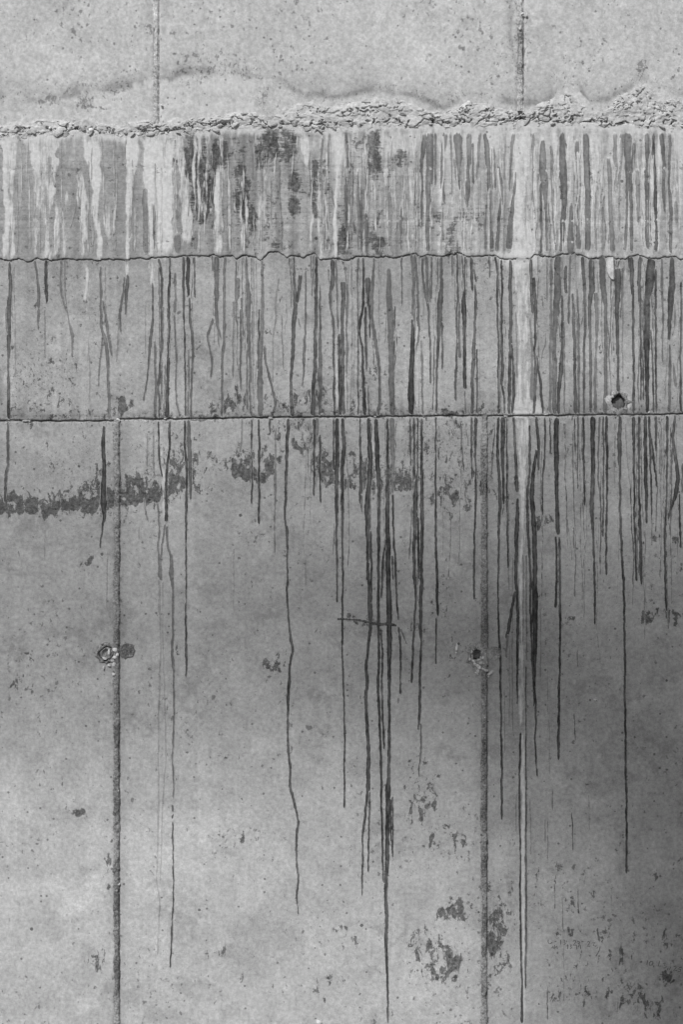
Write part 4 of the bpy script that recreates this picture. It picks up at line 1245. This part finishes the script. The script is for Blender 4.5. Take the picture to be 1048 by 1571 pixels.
writing('faint pencilled row of numbers', ["100,145 98,160 106,174 118,172 126,162", "145,160 158,156", "187,145 188,180", "204,147 218,148 211,162 222,170 208,184",
   "236,178 233,190", "274,158 284,148 294,154 290,168 276,184 298,183", "320,160 308,155 302,166 313,172 320,160 318,185 310,196", "335,158 348,158",
   "374,164 384,156 392,162 387,176 374,192 396,191", "408,168 428,166 416,184 434,192 440,186", "446,196 444,208", "466,192 462,215 450,240 436,262",
   "124,204 134,192 138,210", "144,182 146,212 153,196 160,190 164,212", "240,182 236,210", "252,182 264,182 256,194 266,200 252,211", "300,184 301,214", "326,182 329,212"])
writing('pencilled numbers near the right edge', ["802,290 795,324", "824,297 812,310 816,326 832,324 840,308 832,297 822,298", "846,326 842,340",
   "886,295 876,332 896,331", "908,314 926,311 918,326 936,336 914,347", "946,344 940,360", "964,336 955,358", "984,338 996,331 1003,340 984,364 1010,362",
   "1042,338 1024,342 1020,352 1036,356 1030,370 1016,368", "1036,272 1046,286"])

# ------------------------------------------------------------------ tie holes
def lathe(name, px, py, prof, mat, seed, label=None, jit=.12):
    """prof: (radius in grid units, height out of the wall)"""
    N = 28
    V = []; F = []
    for i, (r, h) in enumerate(prof):
        for k in range(N):
            a = 2 * math.pi * k / N
            rr = r * (1 + jit * (float(vn(np.array([k * .9 % N]), np.array([seed + i * .35]), 501)[0]) - .5))
            hh = h + .002 * (float(vn(np.array([k * .7]), np.array([seed * 3 + i * 1.3]), 503)[0]) - .5)
            V.append(wall_xyz(np.array(px + rr * math.cos(a)), np.array(py - rr * math.sin(a)), np.array(hh)))
    for i in range(len(prof) - 1):
        for k in range(N):
            k2 = (k + 1) % N
            F.append((i * N + k, i * N + k2, (i + 1) * N + k2, (i + 1) * N + k))
    if prof[-1][0] < 1:
        F.append([(len(prof) - 1) * N + k for k in range(N)])
    o = mesh_raw(name, V, F, mat, wall)
    if label: o['label'] = label
    return o

# the open hole above the long joint
lathe('tie_hole_rim', 950, 616.5, [(19, .0005), (16, .004), (13.4, .006), (11.6, .004), (10.8, -.004), (10.2, -.016), (9.9, -.024)], M_RIM, 1, 'broken pale rim of the round tie hole', .6)
lathe('tie_hole_plug', 950.5, 618, [(10.4, -.020), (9.4, -.0145), (8.4, -.013), (4, -.0125), (.4, -.0125)], M_PLUG_D, 2, 'dark plug inside the tie hole', .05)
# pair at the left joint
lathe('tie_hole_rim', 163, 1002.5, [(15.5, -.0002), (14.2, .003), (12.8, .0035), (11.6, .001), (10.8, -.006), (10.4, -.014)], M_PLUG, 3, 'mortared tie hole left of the joint', .5)
lathe('tie_hole_plug', 163, 1002.5, [(11.2, -.012), (9.6, -.004), (8.2, -.001), (7.0, -.002), (5.8, -.008), (4, -.010), (.4, -.010)], M_PLUG, 4, None, .3)
lathe('tie_hole_patch', 195, 998.5, [(12.2, -.0006), (10.8, .0022), (9.4, .0022), (8.4, .0002), (6.4, .0006), (4.4, .0026), (.4, .002)], M_PLUG, 5, 'filled tie hole right of the joint', .4)
# pair at the right joint
lathe('tie_hole_rim', 732, 1004, [(18, -.0006), (15, .0014), (12.5, .0016), (10.2, .0034), (9.0, .003), (8.0, -.003), (7.6, -.014)], M_PLUG, 6, 'ring of an open tie hole beside the joint', .6)
lathe('tie_hole_plug', 732, 1004, [(7.8, -.013), (6.4, -.006), (5, -.005), (4, -.009), (.4, -.010)], M_PLUG_D, 7, None, .3)
lathe('tie_hole_patch', 759, 1002, [(11, -.0006), (9.6, .002), (7.5, .0016), (4, .002), (.4, .0018)], M_PLUG, 8, 'rough filled tie hole right of the joint', .25)
for (x, y, w, h, r) in [(176,996,8,12,.2),(179,1003,8,9,0),(176,1008,7,8,.5),(173,1013,7,5,.3),(175,1019,7,7,0),(167,1021,7,4,.3),(160,1010,9,4,.5),(167,1000,5,12,0),(159,1024,3,8,.2),(174,1034,6,6,.2),
        (725,1008,3,9,-.3),(724,1000,4,7,.2),(728,996,6,3,-.4),(740,1000,3,6,.2),(741,1009,4,5,.5),(727,1014,6,4,.5),(739,1017,6,6,.1),(733,1021,6,5,.3),(747,1028,6,5,.2),(735,1012,8,3,-.2),(738,1008,3,5,.4),(729,1018,5,8,-.4),(736,1024,7,6,.4),(742,1026,8,6,.2),(731,1033,9,4,.6),(734,1029,6,7,.7),(753,1032,14,5,-.6),(747,1016,4,4,0),(745,1003,3,3,0),(721,1011,4,5,0),
        (701,993,5,15,.1),(913,1073,6,3,.3),(700,1001,4,4,0),(743,1018,3,3,0),(750,1038,3,3,.2),(744,1100,3,3,.2),(181,1213,4,3,.2),(182,1356,5,5,.2),
        (489,1567,10,7,.1),(802,22,6,5,.3),(808,24,5,7,.2),(798,45,5,5,0),(248,162,4,5,.2),(140,200,9,7,.2),(77,197,5,5,.2)]:
    lump('mortar_crumb', x, y, w, h, .004, .003 if y > 300 else OFF_TOP + .006, r, WLUMPS)

for k in range(16):
    x = rng.uniform(0, 1048)
    jy_ = float(joint_y(np.array([x]))[0])
    w = rng.uniform(3, 9)
    lump('mortar_crumb', x, jy_ + rng.uniform(-5, 2), w, w * rng.uniform(.3, .6), .0022, .002, rng.uniform(-.3, .3), LUMPS)
lump('joint_plug', 41, 645.5, 15, 5, .004, .001, 0.0, LUMPS, 'lump of mortar bridging the long joint')
lump('joint_plug', 179, 645, 10, 9, .004, .001, 0.0, WLUMPS, 'pale mortar knob where the joints meet')
# bright flake under the crack at the right
fp = np.array([(715,14),(738,12),(740,60),(740,118),(728,116),(714,100),(706,80),(702,58),(706,34)], float)
fx = 690 + fp[:, 0] / 2.927; fy = 390 + fp[:, 1] / 2.927
c0 = wall_xyz(np.array([fx.mean()]), np.array([fy.mean()]), np.array([.0095]))
mid = wall_xyz(fx.mean() + (fx - fx.mean()) * .8, fy.mean() + (fy - fy.mean()) * .93, fx * 0 + .008)
rim = wall_xyz(fx, fy, fx * 0 + .0)
n = len(fx)
fl = mesh_raw('lime_flake', np.concatenate([c0, mid, rim]),
     [(0, 1 + (i + 1) % n, 1 + i) for i in range(n)] + [(1 + i, 1 + (i + 1) % n, 1 + n + (i + 1) % n, 1 + n + i) for i in range(n)], M_WHITE, wall, False)
fl['label'] = 'bright white flake hanging under the crack'
